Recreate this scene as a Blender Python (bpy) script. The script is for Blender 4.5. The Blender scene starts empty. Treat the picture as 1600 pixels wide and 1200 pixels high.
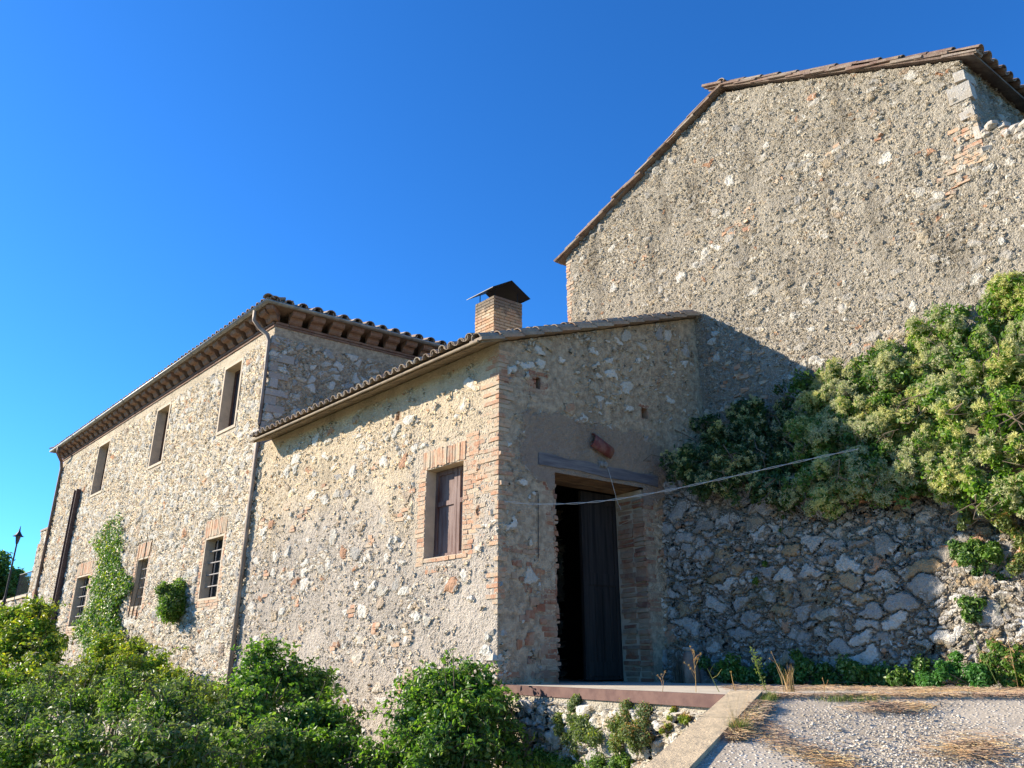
import bpy, math, random
import numpy as np
from math import radians as R_
random.seed(7); rng = np.random.default_rng(11)
S = bpy.context.scene
COL = S.collection

# ------------------------------------------------------------------ camera
PITCH = math.atan(440/1200)
cam_d = bpy.data.cameras.new('camera'); cam = bpy.data.objects.new('camera', cam_d); COL.objects.link(cam)
cam.location = (0, 0, 0); cam.rotation_euler = (math.pi/2+PITCH, 0, 0)
cam_d.sensor_fit = 'HORIZONTAL'; cam_d.sensor_width = 36; cam_d.lens = 36*1200/1600
cam_d.clip_start = .05; cam_d.clip_end = 2000
S.camera = cam

# ------------------------------------------------------------------ light
TO_SUN = np.array([-.950, .215, .445]); TO_SUN /= np.linalg.norm(TO_SUN)
SUN_EL = math.asin(TO_SUN[2])
AZ = math.atan2(TO_SUN[0], TO_SUN[1])
w = bpy.data.worlds.new('World'); S.world = w; w.use_nodes = True
nt = w.node_tree; bg = nt.nodes['Background']
sky = nt.nodes.new('ShaderNodeTexSky'); sky.sky_type = 'NISHITA'; sky.sun_disc = False
sky.sun_elevation = SUN_EL; sky.sun_rotation = AZ
sky.altitude = 400; sky.air_density = 1.0; sky.dust_density = .25; sky.ozone_density = 4.0
hs = nt.nodes.new('ShaderNodeHueSaturation'); hs.inputs['Saturation'].default_value = 1.15; hs.inputs['Hue'].default_value = .5; hs.inputs['Value'].default_value = 1.0
nt.links.new(sky.outputs[0], hs.inputs['Color']); tint = nt.nodes.new('ShaderNodeMix'); tint.data_type = 'RGBA'; tint.blend_type = 'MULTIPLY'; tint.inputs[0].default_value = 1; tint.inputs[7].default_value = (.38, .82, 1.18, 1)
nt.links.new(hs.outputs[0], tint.inputs[6]); nt.links.new(tint.outputs[2], bg.inputs[0])
bg.inputs[1].default_value = .10
sd = bpy.data.lights.new('sun', 'SUN'); sd.energy = 5.0; sd.angle = R_(.55); sd.color = (1, .90, .745)
so = bpy.data.objects.new('sun', sd); COL.objects.link(so)
from mathutils import Vector, Matrix
so.rotation_euler = Vector(TO_SUN).to_track_quat('Z', 'Y').to_euler()
so.location = (-30, 5, 30)
S.view_settings.view_transform = 'Standard'; S.view_settings.look = 'None'
S.view_settings.exposure = 1.20; S.view_settings.gamma = 1
S.render.engine = 'CYCLES'
S.cycles.max_bounces = 5; S.cycles.diffuse_bounces = 3; S.cycles.transparent_max_bounces = 4

# ------------------------------------------------------------------ survey helpers
cp, sp = math.cos(PITCH), math.sin(PITCH)
def ray(u, v):
    a = 600-v
    return np.array([u-800., 1200*cp-a*sp, 1200*sp+a*cp])
def at(u, v, y):
    d = ray(u, v); return d*(y/d[1])
def unit(x): x = np.array(x, float); return x/np.linalg.norm(x)
dL = unit([-1200, 1278]); dR = unit([1790, 1278]); dT = unit([-.6455, .7638])
def left_n(d): return np.array([-d[1], d[0]])
nA = np.array([-dL[1], dL[0]])     # outward normal of the long facades
nB = np.array([dR[1], -dR[0]])
C = np.array([-.185, 10.30])
D = C+7.51*dL; E = C+24.2*dL
def on(u, v, P0, d):               # pixel -> (s, z) on the vertical plane through P0 along d
    r = ray(u, v); k = r[0]/r[1]
    s = (P0[0]-k*P0[1])/(k*d[1]-d[0]); y = P0[1]+s*d[1]
    return s, r[2]*y/r[1]
FLOOR = -.225; LOW = -1.75
def p3(P0, d, s, z, off=0., n=(0, 0)): return np.array([P0[0]+d[0]*s+n[0]*off, P0[1]+d[1]*s+n[1]*off, z])

# ------------------------------------------------------------------ object helpers
def link(o, parent=None):
    COL.objects.link(o)
    if parent is not None: o.parent = parent
    return o
def tag(o, label=None, cat=None, group=None, kind=None):
    if label: o['label'] = label
    if cat: o['category'] = cat
    if group: o['group'] = group
    if kind: o['kind'] = kind
    return o
def thing(name, label, cat, group=None):
    o = bpy.data.objects.new(name, None); o.empty_display_size = .2; COL.objects.link(o)
    return tag(o, label, cat, group)
def mesh_np(name, V, F, mat, parent=None, smooth=False, attrs=None, mi=None):
    """V (n,3); F an (m,k) array or a list of such arrays"""
    Fs = F if isinstance(F, list) else [F]
    Fs = [np.asarray(f, np.int32) for f in Fs if len(f)]
    m = bpy.data.meshes.new(name); V = np.asarray(V, np.float32)
    m.vertices.add(len(V)); m.vertices.foreach_set('co', V.ravel())
    idx = np.concatenate([f.ravel() for f in Fs]); tot = np.concatenate([np.full(len(f), f.shape[1], np.int32) for f in Fs])
    st = np.concatenate([[0], np.cumsum(tot)[:-1]]).astype(np.int32)
    m.loops.add(len(idx)); m.loops.foreach_set('vertex_index', idx)
    m.polygons.add(len(tot)); m.polygons.foreach_set('loop_start', st)
    m.polygons.foreach_set('use_smooth', np.full(len(tot), smooth, bool))
    for mm in (mat if isinstance(mat, (list, tuple)) else [mat]): m.materials.append(mm)
    if mi is not None: m.polygons.foreach_set('material_index', np.asarray(mi, np.int32))
    m.update(calc_edges=True)
    for k, a in (attrs or {}).items():
        at_ = m.attributes.new(k, 'FLOAT', 'POINT'); at_.data.foreach_set('value', np.asarray(a, np.float32))
    m.validate()
    return link(bpy.data.objects.new(name, m), parent)
class MB:
    def __init__(s): s.V = []; s.Q = []; s.T = []; s.n = 0
    def add(s, V, Q=(), T=()):
        V = np.asarray(V, float).reshape(-1, 3); s.V.append(V)
        if len(Q): s.Q.append(np.asarray(Q, int)+s.n)
        if len(T): s.T.append(np.asarray(T, int)+s.n)
        s.n += len(V); return s
    def box(s, c, ax, ay, az, hx, hy, hz, jit=0., seed=None):
        """centre c, unit axes, half sizes"""
        c, ax, ay, az = map(lambda q: np.asarray(q, float), (c, ax, ay, az))
        V = [c+i*hx*ax+j*hy*ay+k*hz*az for i in (-1, 1) for j in (-1, 1) for k in (-1, 1)]
        V = np.array(V)+rng.normal(0, jit, (8, 3)) if jit else np.array(V)
        return s.add(V, [(0, 1, 3, 2), (4, 6, 7, 5), (0, 4, 5, 1), (2, 3, 7, 6), (0, 2, 6, 4), (1, 5, 7, 3)])
    def tube(s, pts, r, n=8, cap=True):
        pts = [np.asarray(p, float) for p in pts]; rs = r if hasattr(r, '__len__') else [r]*len(pts)
        rings = []; up = np.array([0, 0, 1.])
        for i, p in enumerate(pts):
            t = unit(pts[min(i+1, len(pts)-1)]-pts[max(i-1, 0)])
            a = np.cross(t, up); a = unit(a) if np.linalg.norm(a) > 1e-3 else np.array([1., 0, 0]); b = np.cross(t, a)
            rings.append([p+rs[i]*(math.cos(q)*a+math.sin(q)*b) for q in np.linspace(0, 2*math.pi, n, endpoint=False)])
        V = np.array(rings).reshape(-1, 3); Q = []
        for i in range(len(pts)-1):
            for j in range(n): Q.append((i*n+j, i*n+(j+1) % n, (i+1)*n+(j+1) % n, (i+1)*n+j))
        k = len(V)
        if cap:
            V = np.vstack([V, pts[0], pts[-1]]); T = []
            for j in range(n):
                T.append((k, (j+1) % n, j)); T.append((k+1, (len(pts)-1)*n+j, (len(pts)-1)*n+(j+1) % n))
            return s.add(V, Q, T)
        return s.add(V, Q)
    def prism(s, prof, a, b):
        """closed profile (list of 3d points) at a, copied to b-offset"""
        P = np.array(prof, float); n = len(P); V = np.vstack([P+np.asarray(a), P+np.asarray(b)])
        Q = [(i, (i+1) % n, n+(i+1) % n, n+i) for i in range(n)]
        c0 = P.mean(0)+np.asarray(a); c1 = P.mean(0)+np.asarray(b); V = np.vstack([V, c0, c1])
        T = [(2*n, (i+1) % n, i) for i in range(n)]+[(2*n+1, n+i, n+(i+1) % n) for i in range(n)]
        return s.add(V, Q, T)
    def build(s, name, mat, parent=None, smooth=False):
        F = []
        if s.Q: F.append(np.vstack(s.Q))
        if s.T: F.append(np.vstack(s.T))
        return mesh_np(name, np.vstack(s.V), F, mat, parent, smooth)
Z3 = np.array([0, 0, 1.])
def v3(d): return np.array([d[0], d[1], 0.])

# ------------------------------------------------------------------ materials
class NT:
    def __init__(s, name):
        s.m = bpy.data.materials.new(name); s.m.use_nodes = True; s.t = s.m.node_tree
        s.b = s.t.nodes['Principled BSDF']; s.out = s.t.nodes['Material Output']; s.b.inputs['Roughness'].default_value = .9
        s.b.inputs['Specular IOR Level'].default_value = .25
    def n(s, ty, **k):
        q = s.t.nodes.new(ty)
        for a, b in k.items():
            if a.startswith('_'): setattr(q, a[1:], b)
        return q
    def L(s, a, b): s.t.links.new(a, b)
    def set(s, node, i, val):
        if val is None: return
        if hasattr(val, 'is_output') or isinstance(val, bpy.types.NodeSocket): s.L(val, node.inputs[i])
        else: node.inputs[i].default_value = val
    def math(s, op, a, b=None, c=None, clamp=False):
        q = s.t.nodes.new('ShaderNodeMath'); q.operation = op; q.use_clamp = clamp
        s.set(q, 0, a); s.set(q, 1, b); s.set(q, 2, c); return q.outputs[0]
    def vmath(s, op, a, b=None):
        q = s.t.nodes.new('ShaderNodeVectorMath'); q.operation = op
        s.set(q, 0, a)
        if op == 'SCALE': q.inputs['Scale'].default_value = b
        else: s.set(q, 1, b)
        return q.outputs[0]
    def mix(s, f, a, b, bt='MIX'):
        q = s.t.nodes.new('ShaderNodeMix'); q.data_type = 'RGBA'; q.blend_type = bt
        s.set(q, 0, f); s.set(q, 6, c4(a)); s.set(q, 7, c4(b)); return q.outputs[2]
    def mixf(s, f, a, b):
        q = s.t.nodes.new('ShaderNodeMix'); s.set(q, 0, f); s.set(q, 2, a); s.set(q, 3, b); return q.outputs[0]
    def noise(s, vec, scale, detail=4, rough=.55, out=0):
        q = s.t.nodes.new('ShaderNodeTexNoise'); q.inputs['Scale'].default_value = scale; q.inputs['Detail'].default_value = detail
        q.inputs['Roughness'].default_value = rough; s.set(q, 'Vector', vec); return q.outputs[out]
    def vor(s, vec, scale, feature='F1', rnd=1.):
        q = s.t.nodes.new('ShaderNodeTexVoronoi'); q.feature = feature; q.inputs['Scale'].default_value = scale
        q.inputs['Randomness'].default_value = rnd; s.set(q, 'Vector', vec); return q
    def ss(s, x, lo, hi, a=0., b=1.):
        q = s.t.nodes.new('ShaderNodeMapRange'); q.interpolation_type = 'SMOOTHSTEP'
        s.set(q, 0, x); s.set(q, 1, lo); s.set(q, 2, hi); s.set(q, 3, a); s.set(q, 4, b); return q.outputs[0]
    def ramp(s, x, stops, interp='LINEAR'):
        q = s.t.nodes.new('ShaderNodeValToRGB'); q.color_ramp.interpolation = interp
        e = q.color_ramp.elements
        while len(e) < len(stops): e.new(.5)
        for i, (p, c) in enumerate(stops): e[i].position = p; e[i].color = c4(c)
        s.set(q, 0, x); return q.outputs[0]
    def obj(s): return s.t.nodes.new('ShaderNodeTexCoord').outputs['Object']
    def attr(s, name):
        q = s.t.nodes.new('ShaderNodeAttribute'); q.attribute_name = name; return q.outputs['Fac']
    def island(s): return s.t.nodes.new('ShaderNodeNewGeometry').outputs['Random Per Island']
    def sep(s, v):
        q = s.t.nodes.new('ShaderNodeSeparateXYZ'); s.set(q, 0, v); return q.outputs
    def bump(s, h, dist=.01, strength=1.):
        q = s.t.nodes.new('ShaderNodeBump'); q.inputs['Distance'].default_value = dist; q.inputs['Strength'].default_value = strength
        s.set(q, 'Height', h); s.L(q.outputs[0], s.b.inputs['Normal']); return q
    def col(s, c): s.set(s.b, 'Base Color', c4(c))
    def disp(s, h):
        q = s.t.nodes.new('ShaderNodeDisplacement'); q.inputs['Midlevel'].default_value = 0; q.inputs['Scale'].default_value = 1
        s.set(q, 'Height', h); s.L(q.outputs[0], s.out.inputs['Displacement']); s.m.displacement_method = 'BOTH'
def c4(c):
    if isinstance(c, tuple) and len(c) == 3: return (*c, 1)
    return c

WHITE = (.66, .62, .54); PALE = (.50, .46, .39); GREY = (.30, .29, .28); OCH = (.46, .34, .20); BRICK = (.46, .27, .17)
def masonry(name, s1=3.2, s2=8., small=.5, cover=.10, coverk=.18, stones=None, mort_hi=(.47, .36, .24), mort_lo=(.34, .29, .235),
            zmix=(1., 4.), amp=.035, flat=1.35, dark=(.10, .09, .08), darkk=.5, warp=.16, rough=.016, deep=0., patch=None, bricks=.05, mossk=0., bigk=.5):
    t = NT(name); P = t.obj(); x, y, z = t.sep(P)[0:3]
    calm = t.attr('calm')
    wn = t.noise(P, 2.6, 3, .6, 1); wv = t.vmath('SCALE', t.vmath('SUBTRACT', wn, (.5, .5, .5)), warp*2)
    wn2 = t.noise(P, 14, 2, .6, 1); wv2 = t.vmath('SCALE', t.vmath('SUBTRACT', wn2, (.5, .5, .5)), warp*.35)
    Q = t.vmath('MULTIPLY', t.vmath('ADD', t.vmath('ADD', P, wv), wv2), (1, 1, flat))
    n_big = t.noise(P, .95, 3, .6); n_lo = t.noise(P, .55, 3, .55); n_mid = t.noise(P, 2.3, 4, .6); n_fine = t.noise(P, 34, 6, .68); n_fine2 = t.noise(P, 11, 5, .62)
    def layer(s):
        a = t.vor(Q, s); e = t.vor(Q, s, 'DISTANCE_TO_EDGE')
        c = t.sep(a.outputs['Color']); return c[0], c[1], c[2], e.outputs['Distance']
    r1, g1, b1, e1 = layer(s1); r2, g2, b2, e2 = layer(s2)
    pick = t.ss(t.math('ADD', t.math('MULTIPLY', n_mid, .7), t.math('MULTIPLY', r1, .6)), small+.12, small+.16)   # 1 -> big stones
    rr = t.mixf(pick, r2, r1); gg = t.mixf(pick, g2, g1); bb = t.mixf(pick, b2, b1); ee = t.mixf(pick, t.math('MULTIPLY', e2, .8), e1)
    thr = t.math('ADD', cover, t.math('MULTIPLY', t.math('SUBTRACT', .55, rr), coverk*2))
    thr = t.math('ADD', thr, t.math('MULTIPLY', t.math('SUBTRACT', n_mid, .5), coverk*2.2))
    thr = t.math('ADD', thr, t.math('MULTIPLY', t.math('SUBTRACT', n_fine2, .5), .16))
    thr = t.math('ADD', thr, t.math('MULTIPLY', t.math('SUBTRACT', n_big, .5), bigk))
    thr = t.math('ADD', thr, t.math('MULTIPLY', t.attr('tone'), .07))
    thr = t.math('MAXIMUM', thr, .03)
    ex = t.ss(t.math('SUBTRACT', ee, thr), 0., .05)
    ex = t.math('MULTIPLY', ex, t.ss(calm, .35, .8))
    pm = None
    if patch:
        pa = t.math('ADD', t.attr('patch'), t.math('ADD', t.math('MULTIPLY', t.math('SUBTRACT', n_fine2, .5), .5), t.math('MULTIPLY', t.math('SUBTRACT', n_mid, .5), 1.1))); pm = t.ss(pa, .40, .50)
        ex = t.math('MULTIPLY', ex, t.math('SUBTRACT', 1., t.math('MULTIPLY', pm, .93)))
    sc = t.ramp(gg, stones or [(0, GREY), (.22, PALE), (.5, WHITE), (.72, (.56, .50, .41)), (.86, OCH), (1, (.40, .30, .22))])
    if bricks: sc = t.mix(t.math('GREATER_THAN', bb, 1-bricks), sc, BRICK)
    sc = t.mix(t.ss(n_fine, .3, .75, 0., .55), sc, t.mix(1., sc, (.55, .52, .48), 'MULTIPLY'))
    sc = t.mix(t.ss(n_fine2, .55, .75, 0., .35), sc, (.30, .27, .22))
    zz = t.math('ADD', z, t.math('MULTIPLY', t.math('SUBTRACT', n_lo, .5), 4.))
    mc = t.mix(t.ss(zz, zmix[0], zmix[1]), mort_lo, mort_hi)
    mc = t.mix(t.ss(n_fine, .35, .7, 0., .5), mc, t.mix(1., mc, (.62, .60, .58), 'MULTIPLY'))
    mc = t.mix(t.ss(n_fine2, .35, .65, .0, .45), mc, t.mix(1., mc, (1.22, 1.2, 1.16), 'MULTIPLY'))
    grit = t.vor(P, 55.); gc = t.sep(grit.outputs['Color'])[0]
    mc = t.mix(t.math('MULTIPLY', t.ss(gc, .78, .8), t.ss(grit.outputs['Distance'], .5, .3, 0., .7)), mc, (.58, .54, .46))
    mc = t.mix(t.ss(n_big, .52, .70, 0, .7), mc, t.mix(1., mc, (1.20, 1.20, 1.20), 'MULTIPLY'))
    mc = t.mix(t.ss(n_lo, .5, .72, 0, .6), mc, t.mix(1., mc, (.78, .78, .78), 'MULTIPLY'))
    if pm is not None: mc = t.mix(t.math('MULTIPLY', pm, .7), mc, patch)
    mc = t.mix(t.math('MULTIPLY', t.attr('tone'), t.math('SUBTRACT', .9, t.math('MULTIPLY', pm, .8)) if pm is not None else .9), mc, t.mix(t.ss(n_fine2, .35, .65), (.31, .235, .16), (.52, .405, .28)))  # shaded faces: own render, its colour warmed and lifted to imitate bounce light
    c = t.mix(ex, mc, sc)
    if deep:   # open joints of dry stone: earth in the gaps
        gap = t.ss(ee, .01, .06, 1., 0.); c = t.mix(t.math('MULTIPLY', gap, .8), c, dark)
    st = t.ss(t.noise(t.vmath('MULTIPLY', P, (1.6, 1.6, .35)), 1.3, 4, .6), .50, .72, 0, darkk)
    c = t.mix(st, c, t.mix(1., c, (.50, .49, .48), 'MULTIPLY'))
    if mossk: c = t.mix(t.math('MULTIPLY', t.ss(t.noise(P, 1.9, 5, .7), .56, .66), mossk), c, (.07, .09, .035))
    t.col(c)
    h = t.math('MULTIPLY', ex, t.math('ADD', amp*.45, t.math('MULTIPLY', rr, amp*.8)))
    h = t.math('ADD', h, t.math('MULTIPLY', t.math('MULTIPLY', ex, t.math('MINIMUM', ee, .35)), amp*1.3))
    h = t.math('ADD', h, t.math('MULTIPLY', t.math('SUBTRACT', n_fine2, .5), rough*2.7))
    h = t.math('ADD', h, t.math('MULTIPLY', t.math('SUBTRACT', n_mid, .5), rough*1.6))
    if deep: h = t.math('SUBTRACT', h, t.math('MULTIPLY', t.ss(ee, .0, .07, 1., 0.), deep))
    h = t.math('MULTIPLY', h, t.math('ADD', .12, t.math('MULTIPLY', calm, .88)))
    h = t.math('ADD', h, t.math('MULTIPLY', t.math('SUBTRACT', n_fine, .5), rough*.75))
    g2 = t.vor(t.vmath('ADD', P, wv2), 26.)
    h = t.math('ADD', h, t.math('MULTIPLY', t.math('MULTIPLY', t.ss(grit.outputs['Distance'], .55, .1), t.math('SUBTRACT', 1.1, ex)), rough*.22))
    h = t.math('ADD', h, t.math('MULTIPLY', t.math('MULTIPLY', t.ss(g2.outputs['Distance'], .6, .1), t.math('SUBTRACT', 1.1, ex)), t.ss(n_big, .62, .42, rough*.10, rough*.50)))
    if pm is not None: h = t.math('ADD', h, t.math('MULTIPLY', pm, .02))
    t.disp(h); t.b.inputs['Roughness'].default_value = .95; t.b.inputs['Specular IOR Level'].default_value = .1
    return t.m

def brick_mat(name, cols, dirt=.4):
    t = NT(name); P = t.obj(); c = t.ramp(t.island(), cols)
    n = t.noise(P, 30, 5, .65); n2 = t.noise(P, 6, 4, .6)
    c = t.mix(t.ss(n, .35, .7, 0, .6), c, t.mix(1., c, (.62, .58, .55), 'MULTIPLY'))
    c = t.mix(t.ss(n2, .42, .62, 0, dirt), c, (.44, .36, .26))
    t.col(c); t.bump(t.noise(P, 45, 6, .7), .012, 1.); return t.m
def plain(name, a, b, scale=8, rough=.85, bump=.004, spec=.25, met=0., stretch=None):
    t = NT(name); P = t.obj()
    if stretch: P = t.vmath('MULTIPLY', P, stretch)
    n = t.noise(P, scale, 6, .65); t.col(t.mix(t.ss(n, .35, .65), a, b)); t.b.inputs['Roughness'].default_value = rough
    t.b.inputs['Specular IOR Level'].default_value = spec; t.b.inputs['Metallic'].default_value = met
    if bump: t.bump(t.noise(P, scale*4, 6, .7), bump)
    return t.m
def leaf_mat(name, cols, trans=.35, rough=.45, tm=(1.3, 1.6, .6)):
    t = NT(name); c = t.ramp(t.island(), cols); P = t.obj()
    c = t.mix(t.ss(t.noise(P, 1.7, 3, .6), .42, .62), c, t.mix(1., c, (1.28, 1.22, .85), 'MULTIPLY'))
    t.col(c); t.b.inputs['Roughness'].default_value = rough; t.b.inputs['Specular IOR Level'].default_value = .35
    tr = t.n('ShaderNodeBsdfTranslucent'); t.L(t.mix(1., c, tm, 'MULTIPLY'), tr.inputs[0])
    mx = t.n('ShaderNodeMixShader'); mx.inputs[0].default_value = trans
    t.L(t.b.outputs[0], mx.inputs[1]); t.L(tr.outputs[0], mx.inputs[2]); t.L(mx.outputs[0], t.out.inputs['Surface']); return t.m

M = {}
M['out'] = masonry('outbuilding_masonry', s1=3.6, s2=9.0, small=.60, cover=.26, coverk=.25, bigk=.95, stones=[(0, (.34, .32, .30)), (.12, PALE), (.3, WHITE), (.75, (.68, .63, .55)), (.88, (.52, .42, .29)), (1, (.42, .33, .25))], mort_hi=(.54, .44, .31), mort_lo=(.42, .365, .305),
                   zmix=(1.6, 3.4), amp=.026, bricks=.04, darkk=.4, patch=(.19, .13, .10), rough=.022)
M['house'] = masonry('house_masonry', s1=4.0, s2=8.2, small=.52, cover=.03, coverk=.10, bigk=.28, stones=[(0, (.36, .34, .31)), (.18, PALE), (.42, WHITE), (.76, (.62, .57, .49)), (.9, (.50, .40, .28)), (1, (.42, .33, .25))], mort_hi=(.50, .42, .31), mort_lo=(.45, .39, .315),
                     zmix=(1., 6.), amp=.042, bricks=.03, darkk=.3, rough=.024)
M['barn'] = masonry('barn_masonry', s1=5.0, s2=12., small=.66, cover=.19, coverk=.20, bigk=.75, stones=[(0, (.30, .28, .25)), (.28, (.42, .38, .32)), (.6, (.52, .475, .40)), (.8, WHITE), (.91, (.46, .38, .27)), (1, (.38, .29, .21))], mort_hi=(.335, .295, .235), mort_lo=(.31, .275, .225),
                    zmix=(2., 7.), amp=.028, bricks=.03, darkk=.75, rough=.040)
M['rubble'] = masonry('field_stone', s1=3.0, s2=6.8, small=.46, cover=.0, coverk=.07, mort_hi=(.34, .30, .245), mort_lo=(.30, .265, .215), bigk=.12,
                      stones=[(0, (.28, .26, .24)), (.3, (.42, .39, .35)), (.6, (.60, .56, .50)), (.8, (.32, .30, .27)), (.9, (.38, .30, .2)), (1, (.40, .28, .16))],
                      amp=.048, flat=1.7, deep=.005, bricks=.04, darkk=.5, rough=.034, dark=(.20, .17, .135), mossk=.4, warp=.2)
M['low'] = masonry('low_wall_stone', s1=3.6, s2=8., small=.50, cover=.05, coverk=.12, mort_hi=(.38, .33, .26), mort_lo=(.36, .32, .255),
                   amp=.05, bricks=.02, darkk=.2, rough=.022, mossk=.25)
M['far'] = masonry('far_wall_stone', s1=2.6, s2=5., small=.4, cover=.04, coverk=.1, mort_hi=(.40, .35, .28), mort_lo=(.38, .33, .27), amp=.05, bricks=.02)
M['brick'] = brick_mat('old_brick', [(0, (.48, .25, .15)), (.3, (.54, .31, .19)), (.55, (.60, .41, .26)), (.8, (.42, .21, .13)), (1, (.60, .48, .33))], .85)
M['brickdark'] = brick_mat('weathered_brick', [(0, (.30, .12, .07)), (.4, (.38, .19, .11)), (.7, (.40, .28, .19)), (1, (.22, .10, .07))], .45)
M['chim'] = brick_mat('chimney_brick', [(0, (.50, .30, .16)), (.4, (.60, .42, .25)), (.8, (.48, .24, .13)), (1, (.62, .50, .34))], .4)
_t = M['chim'].node_tree; _b = _t.nodes['Principled BSDF']; _old = _b.inputs['Base Color'].links[0].from_socket
_h = NT.__new__(NT); _h.t = _t; _h.b = _b
_P = _h.obj(); _z = _h.sep(_P)[2]
_k = _h.math('MULTIPLY', _h.ss(_h.math('ADD', _z, _h.math('MULTIPLY', _h.noise(_P, 5, 5, .7), .9)), 6.82, 7.0), .75)
_h.L(_h.mix(_k, _old, (.11, .10, .085)), _b.inputs['Base Color'])
M['chimcore'] = plain('chimney_mortar', (.38, .31, .21), (.22, .18, .13), 9)
M['tile'] = brick_mat('roof_tile_clay', [(0, (.26, .19, .15)), (.3, (.36, .27, .20)), (.6, (.30, .24, .19)), (.85, (.42, .27, .18)), (1, (.44, .39, .31))], .35)
M['tiledark'] = brick_mat('dark_verge_tile', [(0, (.17, .11, .085)), (.4, (.26, .165, .12)), (.8, (.21, .15, .12)), (1, (.33, .27, .21))], .3)
M['tilered'] = brick_mat('red_clay_tile', [(0, (.30, .13, .09)), (.5, (.38, .19, .13)), (1, (.34, .22, .16))], .3)
M['corbel'] = brick_mat('corbel_clay', [(0, (.20, .11, .075)), (.5, (.25, .145, .10)), (1, (.17, .10, .075))], .15)
M['soffit'] = brick_mat('soffit_board', [(0, (.17, .115, .085)), (.5, (.23, .16, .12)), (1, (.13, .09, .07))], .2)
M['eavewood'] = plain('weathered_eave_board', (.30, .23, .15), (.17, .13, .09), 5, stretch=(1, 1, 6))
M['zinc'] = plain('zinc_gutter', (.34, .33, .31), (.22, .21, .20), 6, .55, .002, .4, .3)
M['pipe'] = plain('painted_downpipe', (.15, .085, .065), (.22, .16, .12), 4, .6, .002)
M['pipegrey'] = plain('grey_downpipe', (.36, .28, .22), (.22, .16, .125), 3, .6, .002)
M['rust'] = plain('brown_steel', (.075, .045, .04), (.12, .07, .055), 6, .6, .003)
M['edge'] = plain('red_oxide_steel', (.085, .042, .035), (.13, .07, .055), 5, .7, .003)
M['plaster'] = plain('sandy_reveal_plaster', (.56, .45, .33), (.44, .36, .27), 5, .95, .006)
M['concrete'] = plain('pale_concrete', (.56, .48, .37), (.44, .38, .29), 3, .9, .006)
M['coping'] = plain('sandy_concrete_coping', (.56, .43, .27), (.40, .315, .205), 9, .95, .012)
M['shutter'] = plain('peeling_brown_shutter', (.10, .045, .035), (.22, .15, .13), 9, .75, .006, stretch=(1, 1, .12))
M['sashwood'] = plain('brown_window_wood', (.09, .045, .03), (.14, .075, .05), 9, .7, .003)
M['beam'] = plain('grey_oak_beam', (.10, .095, .105), (.19, .18, .18), 7, .85, .012, stretch=(.25, .25, 3))
M['plank'] = plain('old_plank', (.22, .14, .08), (.12, .075, .045), 7, .85, .01, stretch=(.25, .25, 3))
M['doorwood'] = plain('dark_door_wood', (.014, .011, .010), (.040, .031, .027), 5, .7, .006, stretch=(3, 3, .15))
M['iron'] = plain('black_iron', (.02, .02, .022), (.04, .038, .036), 20, .6, .001)
M['bar'] = plain('grey_window_bar', (.30, .27, .25), (.20, .18, .17), 20, .6, .001)
M['cap'] = plain('black_sheet_metal', (.012, .013, .017), (.02, .02, .024), 4, .5, .001)
M['dark'] = plain('painted_dark_interior', (.018, .016, .015), (.028, .025, .023), 2, .95, 0)  # near-black colour paints the darkness of unlit rooms and holes
M['cable'] = plain('pale_cable', (.55, .52, .48), (.45, .42, .38), 20, .5, 0)
M['insul'] = plain('grey_ceramic', (.16, .16, .15), (.26, .25, .23), 12, .5, .002)
def glass_m():
    t = NT('dusty_glass'); t.col((.035, .04, .05)); t.b.inputs['Roughness'].default_value = .25; t.b.inputs['Specular IOR Level'].default_value = .5; return t.m
M['glass'] = glass_m()
M['deep'] = leaf_mat('shaded_clematis_leaf', [(0, (.018, .042, .012)), (.6, (.035, .075, .02)), (1, (.07, .11, .035))], .15, .5)  # darker copy of the clematis leaf, shade of the left mass in its colour
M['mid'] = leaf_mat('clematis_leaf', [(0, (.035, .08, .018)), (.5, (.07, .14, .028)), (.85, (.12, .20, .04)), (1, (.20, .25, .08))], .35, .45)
M['ivy'] = leaf_mat('ivy_leaf', [(0, (.045, .10, .02)), (.5, (.075, .155, .03)), (.85, (.11, .20, .04)), (1, (.18, .24, .06))])
M['bush'] = leaf_mat('bramble_leaf', [(0, (.06, .12, .02)), (.4, (.10, .19, .03)), (.8, (.155, .25, .045)), (1, (.25, .30, .08))], .42)
M['bushdark'] = leaf_mat('dark_glossy_leaf', [(0, (.035, .08, .018)), (.4, (.075, .15, .03)), (.8, (.13, .22, .05)), (1, (.26, .31, .14))], .33, .42)
M['pale'] = leaf_mat('pale_leaf', [(0, (.08, .12, .04)), (.5, (.13, .17, .06)), (1, (.22, .24, .11))])
M['yellow'] = leaf_mat('yellow_leaf', [(0, (.13, .19, .03)), (.6, (.22, .26, .04)), (1, (.42, .36, .04))])
M['bright'] = leaf_mat('bright_leaf', [(0, (.05, .15, .03)), (1, (.09, .22, .05))])
M['fluff'] = leaf_mat('clematis_seed_fluff', [(0, (.36, .40, .19)), (.5, (.52, .52, .28)), (1, (.62, .58, .38))], .42, .8, (1.0, 1.05, .9))
M['dry'] = leaf_mat('dry_straw', [(0, (.30, .20, .10)), (.5, (.42, .29, .15)), (1, (.34, .17, .08))], .2, .8)
M['needle'] = leaf_mat('fallen_pine_needle', [(0, (.22, .12, .075)), (.5, (.36, .23, .145)), (1, (.48, .38, .26))], .1, .7)
M['grass'] = leaf_mat('green_grass', [(0, (.07, .11, .03)), (.6, (.13, .16, .05)), (1, (.28, .25, .11))], .3, .6)
M['bark'] = plain('bark', (.10, .075, .05), (.17, .13, .09), 12, .9, .01)
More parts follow.
